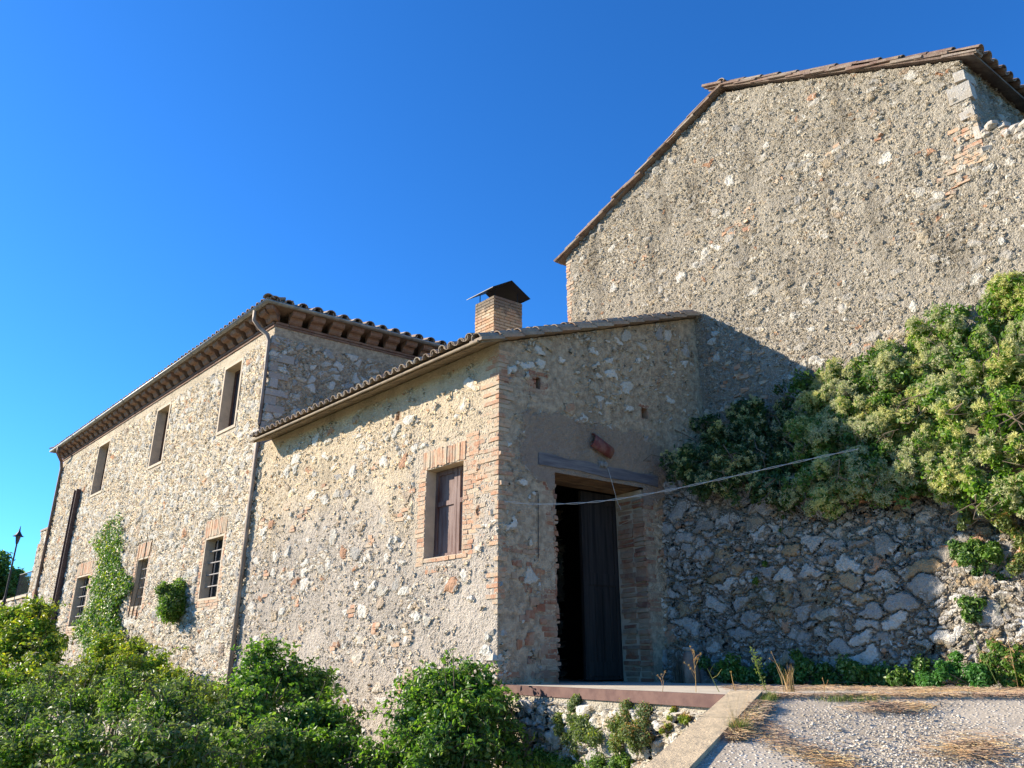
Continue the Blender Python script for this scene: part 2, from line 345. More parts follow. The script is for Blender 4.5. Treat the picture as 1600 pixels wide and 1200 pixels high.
def ground_m():
    t = NT('rough_soil'); P = t.obj(); n = t.noise(P, 1.3, 6, .65); t.col(t.mix(t.ss(n, .4, .6), (.26, .21, .13), (.15, .15, .07))); t.bump(t.noise(P, 9, 6, .7), .05); return t.m
M['soil'] = ground_m()
def gravel_m():
    t = NT('worn_gravel'); P = t.obj(); v = t.vor(P, 34.); c = t.sep(v.outputs['Color'])
    v2 = t.vor(P, 90.); c2 = t.sep(v2.outputs['Color'])
    base = t.mix(t.ss(t.noise(P, 1.1, 4, .6), .4, .62), (.50, .415, .305), (.38, .31, .225))
    st = t.ramp(c[1], [(0, (.36, .31, .25)), (.45, (.54, .47, .37)), (.8, (.68, .60, .49)), (1, (.82, .76, .66))])
    k = t.math('MULTIPLY', t.ss(c[0], .35, .40), t.ss(v.outputs['Distance'], .50, .36))
    k2 = t.math('MULTIPLY', t.ss(c2[0], .35, .40), t.ss(v2.outputs['Distance'], .5, .36))
    st2 = t.ramp(c2[1], [(0, (.34, .30, .24)), (.6, (.54, .48, .39)), (1, (.74, .69, .60))])
    t.col(t.mix(k, t.mix(k2, base, st2), st))
    h = t.math('ADD', t.math('MULTIPLY', k, t.ss(v.outputs['Distance'], .5, .0, 0., 1.)), t.math('MULTIPLY', k2, .35))
    t.bump(h, .02, 1.); return t.m
M['gravel'] = gravel_m()
M['pebble'] = brick_mat('pale_pebble', [(0, (.36, .32, .26)), (.5, (.56, .50, .41)), (1, (.80, .75, .65))], .2)

# ------------------------------------------------------------------ walls as one displaced sheet round the corners
def wall_sheet(name, path, res, z0, ztops, rz, mat, parent, holes=(), calm=(), patches=(), closed=False, zc=None, tone=()):
    """path: plan points, outward side on the right of travel... res: step per segment;
       ztops: per segment function(s)->top z; holes/calm/patches: (seg, s0, s1, z0, z1[, margin])"""
    path = [np.asarray(p, float) for p in path]; nseg = len(path)-1
    cols = []; segid = []; sloc = []; ztop = []
    for i in range(nseg):
        a, b = path[i], path[i+1]; Ls = np.linalg.norm(b-a); n = max(1, int(Ls/res[i]))
        s = np.linspace(0, Ls, n+1)
        for h in holes:
            if h[0] == i: s = np.append(s, [h[1], h[2]])
        s = np.unique(np.round(s, 5))
        if i < nseg-1: s = s[:-1]
        d = (b-a)/Ls
        for q in s: cols.append(a+d*q); segid.append(i); sloc.append(q); ztop.append(ztops[i](q))
    cols = np.array(cols); segid = np.array(segid); sloc = np.array(sloc); ztop = np.array(ztop)
    zc = zc if zc is not None else ztop.min()-.05
    zl = np.linspace(z0, zc, max(2, int((zc-z0)/rz))+1)
    for h in holes: zl = np.append(zl, [h[3], h[4]])
    zl = np.unique(np.round(zl, 5)); nu = max(1, int((ztop.max()-zc)/rz)); up = np.linspace(0, 1, nu+1)[1:]
    nc = len(cols); ZZ = np.vstack([np.repeat(zl[:, None], nc, 1), zc+up[:, None]*(ztop-zc)[None, :]]); nr = len(ZZ)
    V = np.zeros((nr, nc, 3)); V[..., 0] = cols[:, 0]; V[..., 1] = cols[:, 1]; V[..., 2] = ZZ
    i, j = np.meshgrid(np.arange(nr-1), np.arange(nc-1), indexing='ij')
    F = np.stack([i*nc+j, i*nc+j+1, (i+1)*nc+j+1, (i+1)*nc+j], -1).reshape(-1, 4)
    if closed:   # weld last column to the first
        F = np.where(F % nc == nc-1, F-(nc-1), F)
    smid = (sloc[:-1]+np.where(segid[1:] == segid[:-1], sloc[1:], sloc[:-1]+1e-3))/2
    zmid = (ZZ[:-1, :-1]+ZZ[1:, :-1])/2; keep = np.ones(zmid.shape, bool)
    for h in holes:
        keep &= ~((segid[:-1] == h[0])[None, :] & (smid > h[1])[None, :] & (smid < h[2])[None, :] & (zmid > h[3]) & (zmid < h[4]))
    F = F[keep.ravel()]
    cal = np.ones((nr, nc))
    for h in calm:
        m = h[5] if len(h) > 5 else .12
        dx = np.maximum(np.maximum(h[1]-sloc, sloc-h[2]), 0); dx = np.where(segid == h[0], dx, 9.); dz = np.maximum(np.maximum(h[3]-ZZ, ZZ-h[4]), 0)
        q = np.clip(np.sqrt(dx[None, :]**2+dz**2)/m, 0, 1); cal = np.minimum(cal, q*q*(3-2*q))
    pat = np.zeros((nr, nc))
    for h in patches:
        m = h[5]; dx = np.maximum(np.maximum(h[1]-sloc, sloc-h[2]), 0); dx = np.where(segid == h[0], dx, 9.); dz = np.maximum(np.maximum(h[3]-ZZ, ZZ-h[4]), 0)
        q = 1-np.clip(np.sqrt(dx[None, :]**2+dz**2)/m, 0, 1); pat = np.maximum(pat, q)
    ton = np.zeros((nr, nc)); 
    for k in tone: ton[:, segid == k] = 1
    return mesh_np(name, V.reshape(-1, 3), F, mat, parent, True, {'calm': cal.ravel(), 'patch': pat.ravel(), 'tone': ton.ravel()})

def bricks_rect(mb, P0, d, n, s0, s1, z0, z1, bl=.26, bh=.058, gap=.012, proud=.012, ragged=0., depth=.05, vertical=False, skip=.0, hole=None, jit=.0025, straight=''):
    """courses of bricks laid on the wall plane, slightly proud"""
    d3, n3 = v3(d), v3(n)
    if vertical:
        s = s0
        while s < s1-.02:
            c = p3(P0, d, s+bh/2, (z0+z1)/2+rng.normal(0, .006)); pr = proud+rng.normal(0, .004)
            mb.box(c+n3*(pr-depth/2), d3, n3, Z3, bh/2, depth/2, (z1-z0)/2-rng.uniform(0, .012), jit); s += bh+gap*.8
        return
    z = z0; k = 0
    while z < z1-.02:
        a = s0-ragged*rng.random()*(1 if k % 2 else .3)*('a' not in straight); b = s1+ragged*rng.random()*(1 if (k//2) % 2 else .3)*('b' not in straight); s = a
        while s < b-.05:
            l = min(bl*rng.choice([1, 1, .5, .8]), b-s)
            if b-s-l < .06: l = b-s
            sc = s+l/2; zc = z+bh/2
            if rng.random() > skip and not (hole and hole[0]-.01 < sc < hole[1]+.01 and hole[2]-.01 < zc < hole[3]+.01):
                pr = proud*.7+rng.normal(0, .0035); hh = bh/2*rng.uniform(.86, 1.02)
                mb.box(p3(P0, d, sc, zc)+n3*(pr-depth/2), d3, n3, Z3, l/2-gap/2, depth/2, hh, jit)
            s += l
        z += bh+gap; k += 1

def reveal(name, P0, d, n, s0, s1, z0, z1, depth, mat, parent, th=.03, proud=.004, bottom=True, irr=0.):
    """four lining slabs of an opening, kept just inside the masonry hole"""
    mb = MB(); d3, n3 = v3(d), v3(n); dm = (proud-depth)/2; hd = (proud+depth)/2
    mb.box(p3(P0, d, s0-th/2, (z0+z1)/2)+n3*dm, d3, n3, Z3, th/2, hd, (z1-z0)/2+th)
    mb.box(p3(P0, d, s1+th/2, (z0+z1)/2)+n3*dm, d3, n3, Z3, th/2, hd, (z1-z0)/2+th)
    mb.box(p3(P0, d, (s0+s1)/2, z1+th/2)+n3*dm, d3, n3, Z3, (s1-s0)/2-.0005, hd, th/2-.0005)
    if bottom: mb.box(p3(P0, d, (s0+s1)/2, z0-th/2)+n3*dm, d3, n3, Z3, (s1-s0)/2-.0005, hd, th/2-.0005)
    return mb.build(name, mat, parent)

# ------------------------------------------------------------------ roof tiles
def tile_template(r0=.085, r1=.068, ln=.46, th=.014, n=7, flip=False):
    V = []; 
    for (y, r) in ((0, r0), (ln, r1)):
        for rr in (r, r-th):
            for a in np.linspace(0, math.pi, n):
                V.append((math.cos(a)*rr, y, math.sin(a)*rr*(.85)))
    V = np.array(V); F = []
    A, B, A2, B2 = 0, n, 2*n, 3*n
    for i in range(n-1):
        F += [(A+i, A+i+1, A2+i+1, A2+i), (B+i+1, B+i, B2+i, B2+i+1), (A+i+1, A+i, B+i, B+i+1), (A2+i, A2+i+1, B2+i+1, B2+i)]
    F += [(A, A2, B2, B), (A+n-1, B+n-1, B2+n-1, A2+n-1)]
    if flip: V = V*np.array([-1, 1, -1])
    return V, np.array(F)
TT = tile_template(); TF = tile_template(.08, .07, flip=True)
def lay(mb, tmpl, origin, ex, ey, ez, jit=.006, scale=1.):
    V, F = tmpl; a = rng.normal(0, .02); s = scale*rng.uniform(.95, 1.05)
    ex2 = ex*math.cos(a)+ey*math.sin(a); ey2 = ey*math.cos(a)-ex*math.sin(a)
    o = origin+ex*rng.normal(0, jit)+ez*rng.normal(0, jit*.6)
    mb.add(o+(V[:, :1]*ex2+V[:, 1:2]*ey2+V[:, 2:]*ez)*s, F)
def tile_roof(mb, O, e, sdir, width, lo, hi, pitch=.215, row=.37, first=.0, lift=.05, chan=True, scale=1.):
    """O eave start (3d), e along eave, sdir up the slope (unit 3d); lo/hi(x): slope range at x"""
    ez = np.cross(e, sdir); ez = ez/np.linalg.norm(ez)
    if ez[2] < 0: ez = -ez
    x = first; 
    while x <= width+1e-6:
        a, b = lo(x), hi(x); y = a
        while y < b-.12:
            lay(mb, TT, O+e*x+sdir*(y-rng.uniform(0, .012))+ez*(lift+.018), e, unit(sdir-ez*.035), ez, .006*scale, scale)
            if chan and x+pitch/2 < width: lay(mb, TF, O+e*(x+pitch/2)+sdir*y+ez*(lift+.07), e, unit(sdir-ez*.03), ez, .003, scale)
            y += row
        x += pitch
def slab(mb, pts, th):
    """roof deck: polygon (list of 3d) thickened downwards"""
    P = np.array(pts, float); mb.prism(P, (0, 0, 0), (0, 0, -th))

# ================================================================== GROUND
g = MB(); Q = 260.
g.add([(-Q, -60, LOW), (Q, -60, LOW), (Q, 300, LOW), (-Q, 300, LOW)], [(0, 1, 2, 3)])
tag(g.build('ground', M['soil']), kind='structure')
K1 = np.array([1.82, 6.47]); K0 = np.array([.91, 4.85]); KD = unit(K1-K0)   # kerb line of the ramp
def ramp_z(x, y): return -1.51+.1987*y
# ramp (gravel) : from y=-6 to the concrete strip
g = MB(); nx, ny = 40, 60; V = []; Fq = []
ys = np.linspace(-4, 6.42, ny); 
for y in ys:
    xl = K1[0]+(y-K1[1])*KD[0]/KD[1]+.11
    for x in np.linspace(xl, 14, nx):
        V.append((x, y, ramp_z(x, y)+(.0 if y > 6 else .012*math.sin(x*2.1+y)+.01*math.sin(3.7*x-2*y))))
for j in range(ny-1):
    for i in range(nx-1): a = j*nx+i; Fq.append((a, a+1, a+1+nx, a+nx))
g.add(V, Fq); xs0 = K1[0]+(-4-K1[1])*KD[0]/KD[1]+.11
tag(g.build('gravel_ramp', M['gravel'], smooth=True), kind='structure')
# terrace / concrete yard between steel edge, outbuilding and retaining wall
RP = C+dR*2.95            # where the rubble retaining wall starts
RD = -dL                  # it runs towards the viewer on the right
Rend = RP+RD*8.5
g = MB()
poly = [(*(C+nA*.0), FLOOR), (*K1, FLOOR), (14, 6.30, FLOOR), (14, 4, FLOOR-.0), (*(Rend), FLOOR), (*(RP+dR*.3), FLOOR), (*(RP+np.array([-.581, .814])*.8), FLOOR), (*(C+np.array([-.581, .814])*.8), FLOOR)]
poly = [(*C, FLOOR), (*K1, FLOOR), (2.2, 6.40, FLOOR), (14, 6.40, FLOOR), (14, 16, FLOOR), (-1, 16, FLOOR), (*(C+dL*.3+dR*.3), FLOOR)]
slab(g, poly[:], .25)
tag(g.build('terrace', M['concrete']), kind='structure')

# ================================================================== OUTBUILDING (lean-to with the big door)
ob = thing('stone_outbuilding', 'low lean-to stone outbuilding with open dark doorway and brown shuttered window', 'outbuilding')
u_under = lambda b: 4.44+.36*b
T0 = C+4.35*dR
wA0, wAz0 = on(662, 874, C, dL); wA1, wAz1 = on(725, 719, C, dL)
_, zt1 = on(662, 737, C, dL); _, zb1 = on(726, 863, C, dL)
WIN = (min(wA0, wA1), max(wA0, wA1), (wAz0+zb1)/2, (wAz1+zt1)/2)
DOOR = (.97, 2.73, FLOOR, 2.62)
hA, hAz = on(622, 650, C, dL); h1, h1z = on(838, 598, C, dR); h2, h2z = on(1007, 646, C, dR)
LA = 7.51
# path starts at the house end, goes to C, then along the door wall to the barn: outward side to the right
S_A = lambda s: LA-s      # facade A coordinate measured from C -> arc coordinate of the path's segment 0
holes = [(0, S_A(WIN[1]), S_A(WIN[0]), WIN[2], WIN[3]), (0, S_A(hA)-.055, S_A(hA)+.055, hAz-.08, hAz+.08),
         (1, DOOR[0], DOOR[1], -1.9, DOOR[3]), (1, h1-.075, h1+.075, h1z-.09, h1z+.09), (1, h2-.07, h2+.07, h2z-.09, h2z+.09)]
calm = [(0, S_A(WIN[1])-.26, S_A(WIN[0])+.24, WIN[2]-.06, WIN[3]+.32, .1), (0, LA-.32, LA, 1.9, 4.3, .1), 
        (1, 0, .10, 1.9, 4.4, .08), (1, DOOR[0]-.24, DOOR[0], -.3, 2.5, .06), (1, DOOR[1], DOOR[1]+.24, -.3, 2.6, .06),
        (1, DOOR[0]-.35, DOOR[1]+.35, 2.55, 2.9, .06), (0, S_A(hA)-.1, S_A(hA)+.1, hAz-.12, hAz+.12, .05), (1, h1-.12, h1+.12, h1z-.14, h1z+.14, .05), (1, h2-.1, h2+.1, h2z-.12, h2z+.12, .05),
        (0, 0, .05, -2, 5, .06), (1, 4.25, 4.35, -2, 7, .05), (0, 0, LA, 4.3, 5, .05), (1, 0, .1, 4.3, 5, .05)]
pat = [(1, DOOR[0]-.2, 2.85, 2.8, 3.08, .75)]
back = D+dR*4.35
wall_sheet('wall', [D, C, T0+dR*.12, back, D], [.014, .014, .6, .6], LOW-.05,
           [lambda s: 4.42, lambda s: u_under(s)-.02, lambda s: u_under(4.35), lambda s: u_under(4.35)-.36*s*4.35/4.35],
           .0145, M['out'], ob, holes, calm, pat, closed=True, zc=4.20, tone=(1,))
# brickwork trim
mb = MB()
ws0, ws1, wz0, wz1 = WIN
bricks_rect(mb, C, dL, nA, ws1+.002, ws1+.17, wz0-.10, wz1+.02, ragged=.12, proud=.014, straight='a')      # far jamb
bricks_rect(mb, C, dL, nA, ws0-.20, ws0-.002, wz0-.10, wz1+.02, ragged=.20, proud=.014, straight='b')
bricks_rect(mb, C, dL, nA, ws0-.12, ws1+.10, wz0-.068, wz0-.008, bl=.3, proud=.022)
bricks_rect(mb, C, dL, nA, ws0+.05, ws1-.05, wz0-.22, wz0-.09, proud=.006, skip=.25)
bricks_rect(mb, C, dL, nA, ws0-.04, ws1+.10, wz1+.008, wz1+.29, vertical=True, bh=.05, proud=.018)
bricks_rect(mb, C, dL, nA, ws0-.34, ws0-.05, wz1+.04, wz1+.36, proud=.012, skip=.1)
bricks_rect(mb, C, dL, nA, .30, ws0-.21, wz0-.05, wz1+.30, proud=.008, skip=.28, ragged=.1)
mb.build('brick_surround', M['brick'], ob)
mb = MB()
d3, n3A, n3B = v3(dL), v3(nA), v3(nB)
def quoin(mb, z0, z1, la, lb, skip=0., rag=.12):
    z = z0; k = 0
    while z < z1:
        hgt = .056
        if rng.random() > skip:
            a = (la if k % 2 else lb*.6)+rng.uniform(-rag, rag)*.5; b = (lb if k % 2 else la*.6)+rng.uniform(-rag, rag)*.5
            a = max(a, .07); b = max(b, .07); pr = .010+rng.normal(0, .004)
            # a brick that turns the corner: plan quad
            c0 = C+(nA+nB)*pr*1.0; q = [c0, c0+dL*a, c0+dL*a-nA*.05, c0-(nA+nB)*.05, c0+dR*b-nB*.05, c0+dR*b]
            zt = hgt*rng.uniform(.88, 1.)
            P = [(*p, z) for p in q]; mb.prism(P, (0, 0, 0), (0, 0, zt))
        z += .069; k += 1
quoin(mb, 2.05, 4.30, .30, .12, .08, .22); quoin(mb, .75, 2.0, .20, .10, .4, .1); quoin(mb, -.2, .7, .10, .10, .65, .06)
bricks_rect(mb, C, dL, nA, .03, .45, 2.1, 2.75, proud=.008, ragged=.12, skip=.35)
mb.build('brick_quoin', M['brick'], ob)
mb = MB(); QS = [(1.95, .12), (1.66, .10), (1.36, .12), (.40, .12), (.10, .12)]
QP = [np.array([*(C-(nA+nB)*.085+dL*rng.uniform(.0, .04)), z_]) for z_, r_ in QS]
mb = MB()   # loose bricks around the door and the putlog holes, door wall
bricks_rect(mb, C, dR, nB, DOOR[0]-.20, DOOR[0]-.004, -.2, .95, ragged=.12, straight='b', proud=.012, bl=.22)
bricks_rect(mb, C, dR, nB, DOOR[0]-.15, DOOR[0]-.004, 1.5, 2.5, ragged=.08, straight='b', proud=.008, bl=.2, skip=.45)
bricks_rect(mb, C, dR, nB, DOOR[1]+.004, DOOR[1]+.2, .55, 2.5, ragged=.14, straight='a', proud=.012, bl=.24, skip=.18)
bricks_rect(mb, C, dR, nB, .1, .55, 3.75, 4.05, proud=.008, skip=.35, ragged=.1)
bricks_rect(mb, C, dR, nB, h1-.16, h1+.22, h1z-.16, h1z+.17, proud=.010, hole=(h1-.07, h1+.07, h1z-.09, h1z+.09), bl=.15)
bricks_rect(mb, C, dR, nB, h2-.15, h2+.2, h2z+.10, h2z+.16, proud=.008)
bricks_rect(mb, C, dR, nB, .06, .8, 1.42, 1.54, proud=.008, skip=.1)
for k in range(26):
    s = rng.uniform(.2, .75); z = rng.uniform(-.15, 1.3)
    mb.box(p3(C, dR, s, z)+n3B*-.012, v3(dR), n3B, Z3, rng.uniform(.04, .09), .03, rng.uniform(.025, .06), .008)
mb.build('door_brickwork', M['brickdark'], ob)
mb = MB(); bricks_rect(mb, C, dL, nA, hA-.10, hA+.13, hAz-.13, hAz+.13, proud=.006, hole=(hA-.05, hA+.05, hAz-.07, hAz+.07), bl=.12, jit=.003)
for k in range(30):
    s = rng.uniform(1.6, 7.2); z = rng.uniform(-.4, 3.2)
    for q in range(rng.integers(1, 4)): mb.box(p3(C, dL, s+rng.normal(0, .06), z+q*.066)+n3A*-.008, d3, n3A, Z3, rng.uniform(.05, .12), .03, .027, .006)
mb.build('brick_repair', M['brick'], ob)
# window
reveal('window_reveal', C, dL, nA, ws0, ws1, wz0, wz1, .22, M['plaster'], ob)
reveal('beam_hole', C, dL, nA, hA-.055, hA+.055, hAz-.08, hAz+.08, .25, M['brick'], ob, .02)
for (h, hz, hw) in ((h1, h1z, .075), (h2, h2z, .07)):
    o = reveal('beam_hole', C, dR, nB, h-hw, h+hw, hz-.09, hz+.09, .4, M['brickdark'], ob, .02)
    MB().box(p3(C, dR, h, hz)-n3B*.4, v3(dR), n3B, Z3, .12, .01, .13).build('hole_back', M['dark'], o)  # near-black back paints the shade deep in the hole
MB().box(p3(C, dL, hA, hAz)-n3A*.26, d3, n3A, Z3, .1, .01, .12).build('hole_back', M['brick'], ob)
mid = (ws0+ws1)/2-.08; dep = .20
for a, b in ((ws0+.004, mid-.004), (mid+.004, ws1-.004)):
    def sb(mb, s0, s1, z0, z1, off, th=.02): mb.box(p3(C, dL, (s0+s1)/2, (z0+z1)/2)-n3A*(dep-off), d3, n3A, Z3, (s1-s0)/2, th/2, (z1-z0)/2)
    m = MB(); sb(m, a, b, wz0+.005, wz1-.005, -.01)
    sh = m.build('shutter', M['shutter'], ob); st = .065
    m = MB(); sb(m, a, a+st, wz0+.005, wz1-.005, .012, .024); sb(m, b-st, b, wz0+.005, wz1-.005, .012, .024)
    for zf in (0, .62, 1.):
        zz = wz0+.005+(wz1-wz0-.08)*zf; sb(m, a+st+.001, b-st-.001, zz, zz+.07, .011, .022)
    m.build('rail_frame', M['shutter'], sh)
# door
dn = 2; dd = .60
mb = MB(); 
mb.box(p3(C, dR, DOOR[0]-.02, 1.15)-n3B*(dd/2+.02), v3(dR), n3B, Z3, .02, dd/2-.01, 1.42)
mb.box(p3(C, dR, DOOR[1]+.03, 1.15)-n3B*(dd/2+.02), v3(dR), n3B, Z3, .03, dd/2-.01, 1.45)
mb.build('door_reveal', M['plaster'], ob)
mb = MB()
z = -.2
while z < 2.5:      # ragged brick and stone edges on both jambs
    for (s, sg) in ((DOOR[0], 1), (DOOR[1], -1)):
        l = rng.uniform(.0, .05) if sg > 0 else rng.uniform(.01, .045); hh = rng.uniform(.022, .034)
        mb.box(p3(C, dR, s+sg*(l/2-.01), z)-n3B*(.10), v3(dR), n3B, Z3, l/2+.012, .11, hh, .006)
        mb.box(p3(C, dR, s+sg*(l/2-.012), z+.01)-n3B*.40, v3(dR), n3B, Z3, l/2*rng.uniform(.2, 1.)+.008, rng.uniform(.10, .18), hh, .006)
    z += .075
mb.build('jamb_brick', M['brickdark'], ob)
dl = thing('door_leaf_root', '', ''); bpy.data.objects.remove(dl)
mb = MB(); dy = .66
def onB(s, z, off): return p3(C, dR, s, z)-n3B*off
mb.box(onB(2.38, 1.2, dy), v3(dR), n3B, Z3, .38, .02, 1.40)
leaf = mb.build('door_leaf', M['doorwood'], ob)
mb = MB()
for zz, hh in ((-.05, .10), (1.25, .09), (2.5, .09)): mb.box(onB(2.38, zz, dy-.03), v3(dR), n3B, Z3, .378, .012, hh)
for ss_ in (2.05, 2.71): mb.box(onB(ss_, 1.2, dy-.031), v3(dR), n3B, Z3, .05, .0115, 1.395)
for k in range(4): mb.box(onB(2.155+k*.152, .6, dy-.022), v3(dR), n3B, Z3, .07, .006, .54)
mb.build('door_panel', M['doorwood'], leaf)
ls0, lz0 = on(836, 718, C, dR); ls1, lz1 = on(1038, 746, C, dR)
mb = MB(); nseg = 9
ss0, ss1 = DOOR[0]-.30, DOOR[1]+.33
for k in range(1):
    P = []
    xs = np.linspace(ss0, ss1, 14)
    top = [2.865+.012*math.sin(9*x)+rng.normal(0, .005)-.01*(x-ss0) for x in xs]; bot = [2.70+.01*math.sin(5*x+1)+rng.normal(0, .004)-.01*(x-ss0) for x in xs]
    for off in (-.045, .30):
        P.append([onB(x, t_, off) for x, t_ in zip(xs, top)]); P.append([onB(x, t_, off) for x, t_ in zip(xs, bot)])
    V = np.array(P).reshape(-1, 3); n = len(xs); Qd = []
    for i in range(n-1): Qd += [(n+i, n+i+1, i+1, i), (2*n+i, 2*n+i+1, 3*n+i+1, 3*n+i), (i, i+1, 2*n+i+1, 2*n+i), (3*n+i, 3*n+i+1, n+i+1, n+i)]
    Qd += [(0, 2*n, 3*n, n), (n-1, 2*n-1, 4*n-1, 3*n-1)]
    mb.add(V, Qd)
mb.build('timber_lintel', M['beam'], ob)
mb = MB()
mb.box(onB(1.86, 2.655, .20), v3(dR), n3B, Z3, 1.0, .10, .035, .008); mb.box(onB(1.86, 2.64, .43), v3(dR), n3B, Z3, 1.0, .11, .04, .008)
mb.build('lintel_plank', M['plank'], ob)
mb = MB()   # room behind the door, its darkness painted as near-black walls
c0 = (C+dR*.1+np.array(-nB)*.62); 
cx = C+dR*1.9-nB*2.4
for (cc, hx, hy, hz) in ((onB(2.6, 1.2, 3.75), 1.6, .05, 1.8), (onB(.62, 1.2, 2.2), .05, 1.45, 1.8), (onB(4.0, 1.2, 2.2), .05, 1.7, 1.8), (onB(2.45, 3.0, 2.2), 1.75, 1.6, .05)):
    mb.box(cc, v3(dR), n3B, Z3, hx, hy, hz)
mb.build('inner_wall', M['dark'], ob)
# roof: eave along A, rises along dR
e3 = v3(dL); run = np.array([dR[0], dR[1], .36]); s3 = run/np.linalg.norm(run); SL = np.linalg.norm(run)
def roofpt(a, b, dz=0.): return np.array([*(C+dL*a+dR*b), u_under(b)+dz])
mb = MB()
for k in range(45):   # boards / pianelle of the eave seen from below
    a0 = -.12+k*.16; a1 = a0+.152
    P = [roofpt(a0, -.40), roofpt(a1, -.40), roofpt(a1, .06), roofpt(a0, .06)]; mb.prism(P, (0, 0, -.012+rng.normal(0, .002)), (0, 0, .022))
mb.build('eave_soffit', M['eavewood'], ob)
mb = MB(); slab(mb, [roofpt(-.10, -.43, .06), roofpt(7.0, -.43, .06), roofpt(7.0, 4.32, .06), roofpt(-.10, 4.32, .06)], .035)
rf = mb.build('roof', M['eavewood'], ob)
mb = MB()
tile_roof(mb, roofpt(0, -.45, .045), e3, s3, 6.98, lambda x: 0., lambda x: 4.78*SL, first=.06, pitch=.205)
# verge row, laid over the door wall, and its flat underlay
for k in range(13):
    y = k*.375
    lay(mb, TT, roofpt(-.06, -.45, .075)+s3*y, e3, unit(s3-Z3*.05), np.cross(e3, s3)*(1 if np.cross(e3, s3)[2] > 0 else -1), .004, 1.12)
mb.build('roof_tiles', M['tile'], rf)
mb = MB()
for k in range(13):
    y = -.44+k*.36
    P = [roofpt(-.17, y, .0), roofpt(.10, y, .0), roofpt(.10, y+.40, .0), roofpt(-.17, y+.40, .0)]
    P = [p+np.array([0, 0, (.028 if i < 2 else .0)]) for i, p in enumerate(P)]
    mb.prism(P, (0, 0, -.005+rng.normal(0, .002)), (0, 0, .045+rng.normal(0, .003)))
mb.build('verge_tiles', M['tile'], rf)
# eave fascia board + small gutter strip
mb = MB(); mb.tube([roofpt(-.1, -.445, .02), roofpt(3, -.445, .025), roofpt(7.04, -.445, .02)], .02, 8)
mb.build('eave_board', M['eavewood'], ob)

# chimney (stands in the lean-to roof)
ch = thing('chimney', 'square brick chimney with a black folded sheet metal cap on the low roof', 'chimney')
ch.parent = None
cb = C+2.58*dL+1.98*dR
def chp(a, b, z): return np.array([*(cb+dL*a+dR*b), z])
Wc, Dc = .56, .66
zb, ztp = 4.9, 6.74
mb = MB(); P = [chp(.012, .012, 0), chp(Wc-.012, .012, 0), chp(Wc-.012, Dc-.012, 0), chp(.012, Dc-.012, 0)]
mb.prism(P, (0, 0, zb), (0, 0, ztp-.02)); core = mb.build('chimney_stack', M['chimcore'], ch)
mb = MB(); z = zb; k = 0
while z < ztp-.03:
    for (o_, d_, n_, Lw) in ((cb, dL, nA*1., Wc), (cb, dR, nB, Dc), (cb+dR*Dc, dL, -nA, Wc), (cb+dL*Wc, dR, -nB, Dc)):
        s = 0 if k % 2 else -.0; first = .24 if k % 2 else .12
        while s < Lw-.01:
            l = min(first if s == 0 else .25, Lw-s)
            if Lw-s-l < .05: l = Lw-s
            nn_ = v3(n_); mb.box(np.array([*(o_+d_*(s+l/2)), z+.029])+nn_*(-.022+rng.normal(0, .003)), v3(d_), nn_, Z3, l/2-.005, .03, .0255, .0015); s += l
    z += .065; k += 1
mb.build('chimney_brick', M['chim'], ch)
mb = MB()
def capz(b): return 7.10-.60*abs(b-Dc*.5)
q = []
for b in (-.12, Dc*.5, Dc+.12):
    for a in (-.10, Wc+.12): q.append(chp(a, b, capz(b)))
V = np.array(q); V = np.vstack([V, V-np.array([0, 0, .012])])
mb.add(V, [(0, 1, 3, 2), (2, 3, 5, 4), (6, 8, 9, 7), (8, 10, 11, 9), (0, 6, 7, 1), (4, 5, 11, 10), (0, 2, 8, 6), (2, 4, 10, 8), (1, 7, 9, 3), (3, 9, 11, 5)])
cap = mb.build('chimney_cap', M['cap'], ch)
for a in (.06, Wc-.06):
    for b in (.06, Dc-.06): MB().tube([chp(a, b, ztp-.05), chp(a, b, capz(b)-.004)], .009, 6).build('cap_rod', M['cap'], cap)

# red clay tile hood, insulator, rod on the door wall
hs0, hz0 = on(940, 702, C, dR)
mb = MB(); ang = unit(v3(dR)*.93-Z3*.36); V, F = tile_template(.16, .14, .42, .018, 9)
ax = np.cross(ang, n3B); ax = ax/np.linalg.norm(ax); ax = ax if ax[2] > 0 else -ax
o_ = onB(hs0-.26, hz0+.09, -.02)
mb.add(o_+V[:, 1:2]*ang+V[:, :1]*unit(n3B*.5-ax*.85)*.85+V[:, 2:]*unit(n3B*.85+ax*.5), F)
M['hood'] = brick_mat('dark_red_tile', [(0, (.17, .05, .045)), (1, (.20, .06, .05))], .2)
mb.build('tile_hood', M['hood'], ob, True)
is0, iz0 = on(938, 727, C, dR)
mb = MB(); cI = onB(is0, iz0, -.05)
for sgn in (-1, 1): mb.tube([cI+v3(dR)*sgn*.035-n3B*0, cI+v3(dR)*sgn*.035+n3B*.04, cI+v3(dR)*sgn*.035+n3B*.05], [.042, .042, .02], 10)
mb.box(cI, v3(dR), n3B, Z3, .075, .012, .045)
mb.build('insulator', M['insul'], ob)
rs0, rz0 = on(838, 768, C, dR); _, rz1 = on(838, 872, C, dR)
MB().tube([onB(rs0-.03, rz0, .02), onB(rs0, rz0, -.035), onB(rs0+.005, rz0-.05, -.035), onB(rs0, rz1, -.03)], .006, 6).build('iron_rod', M['iron'], ob)

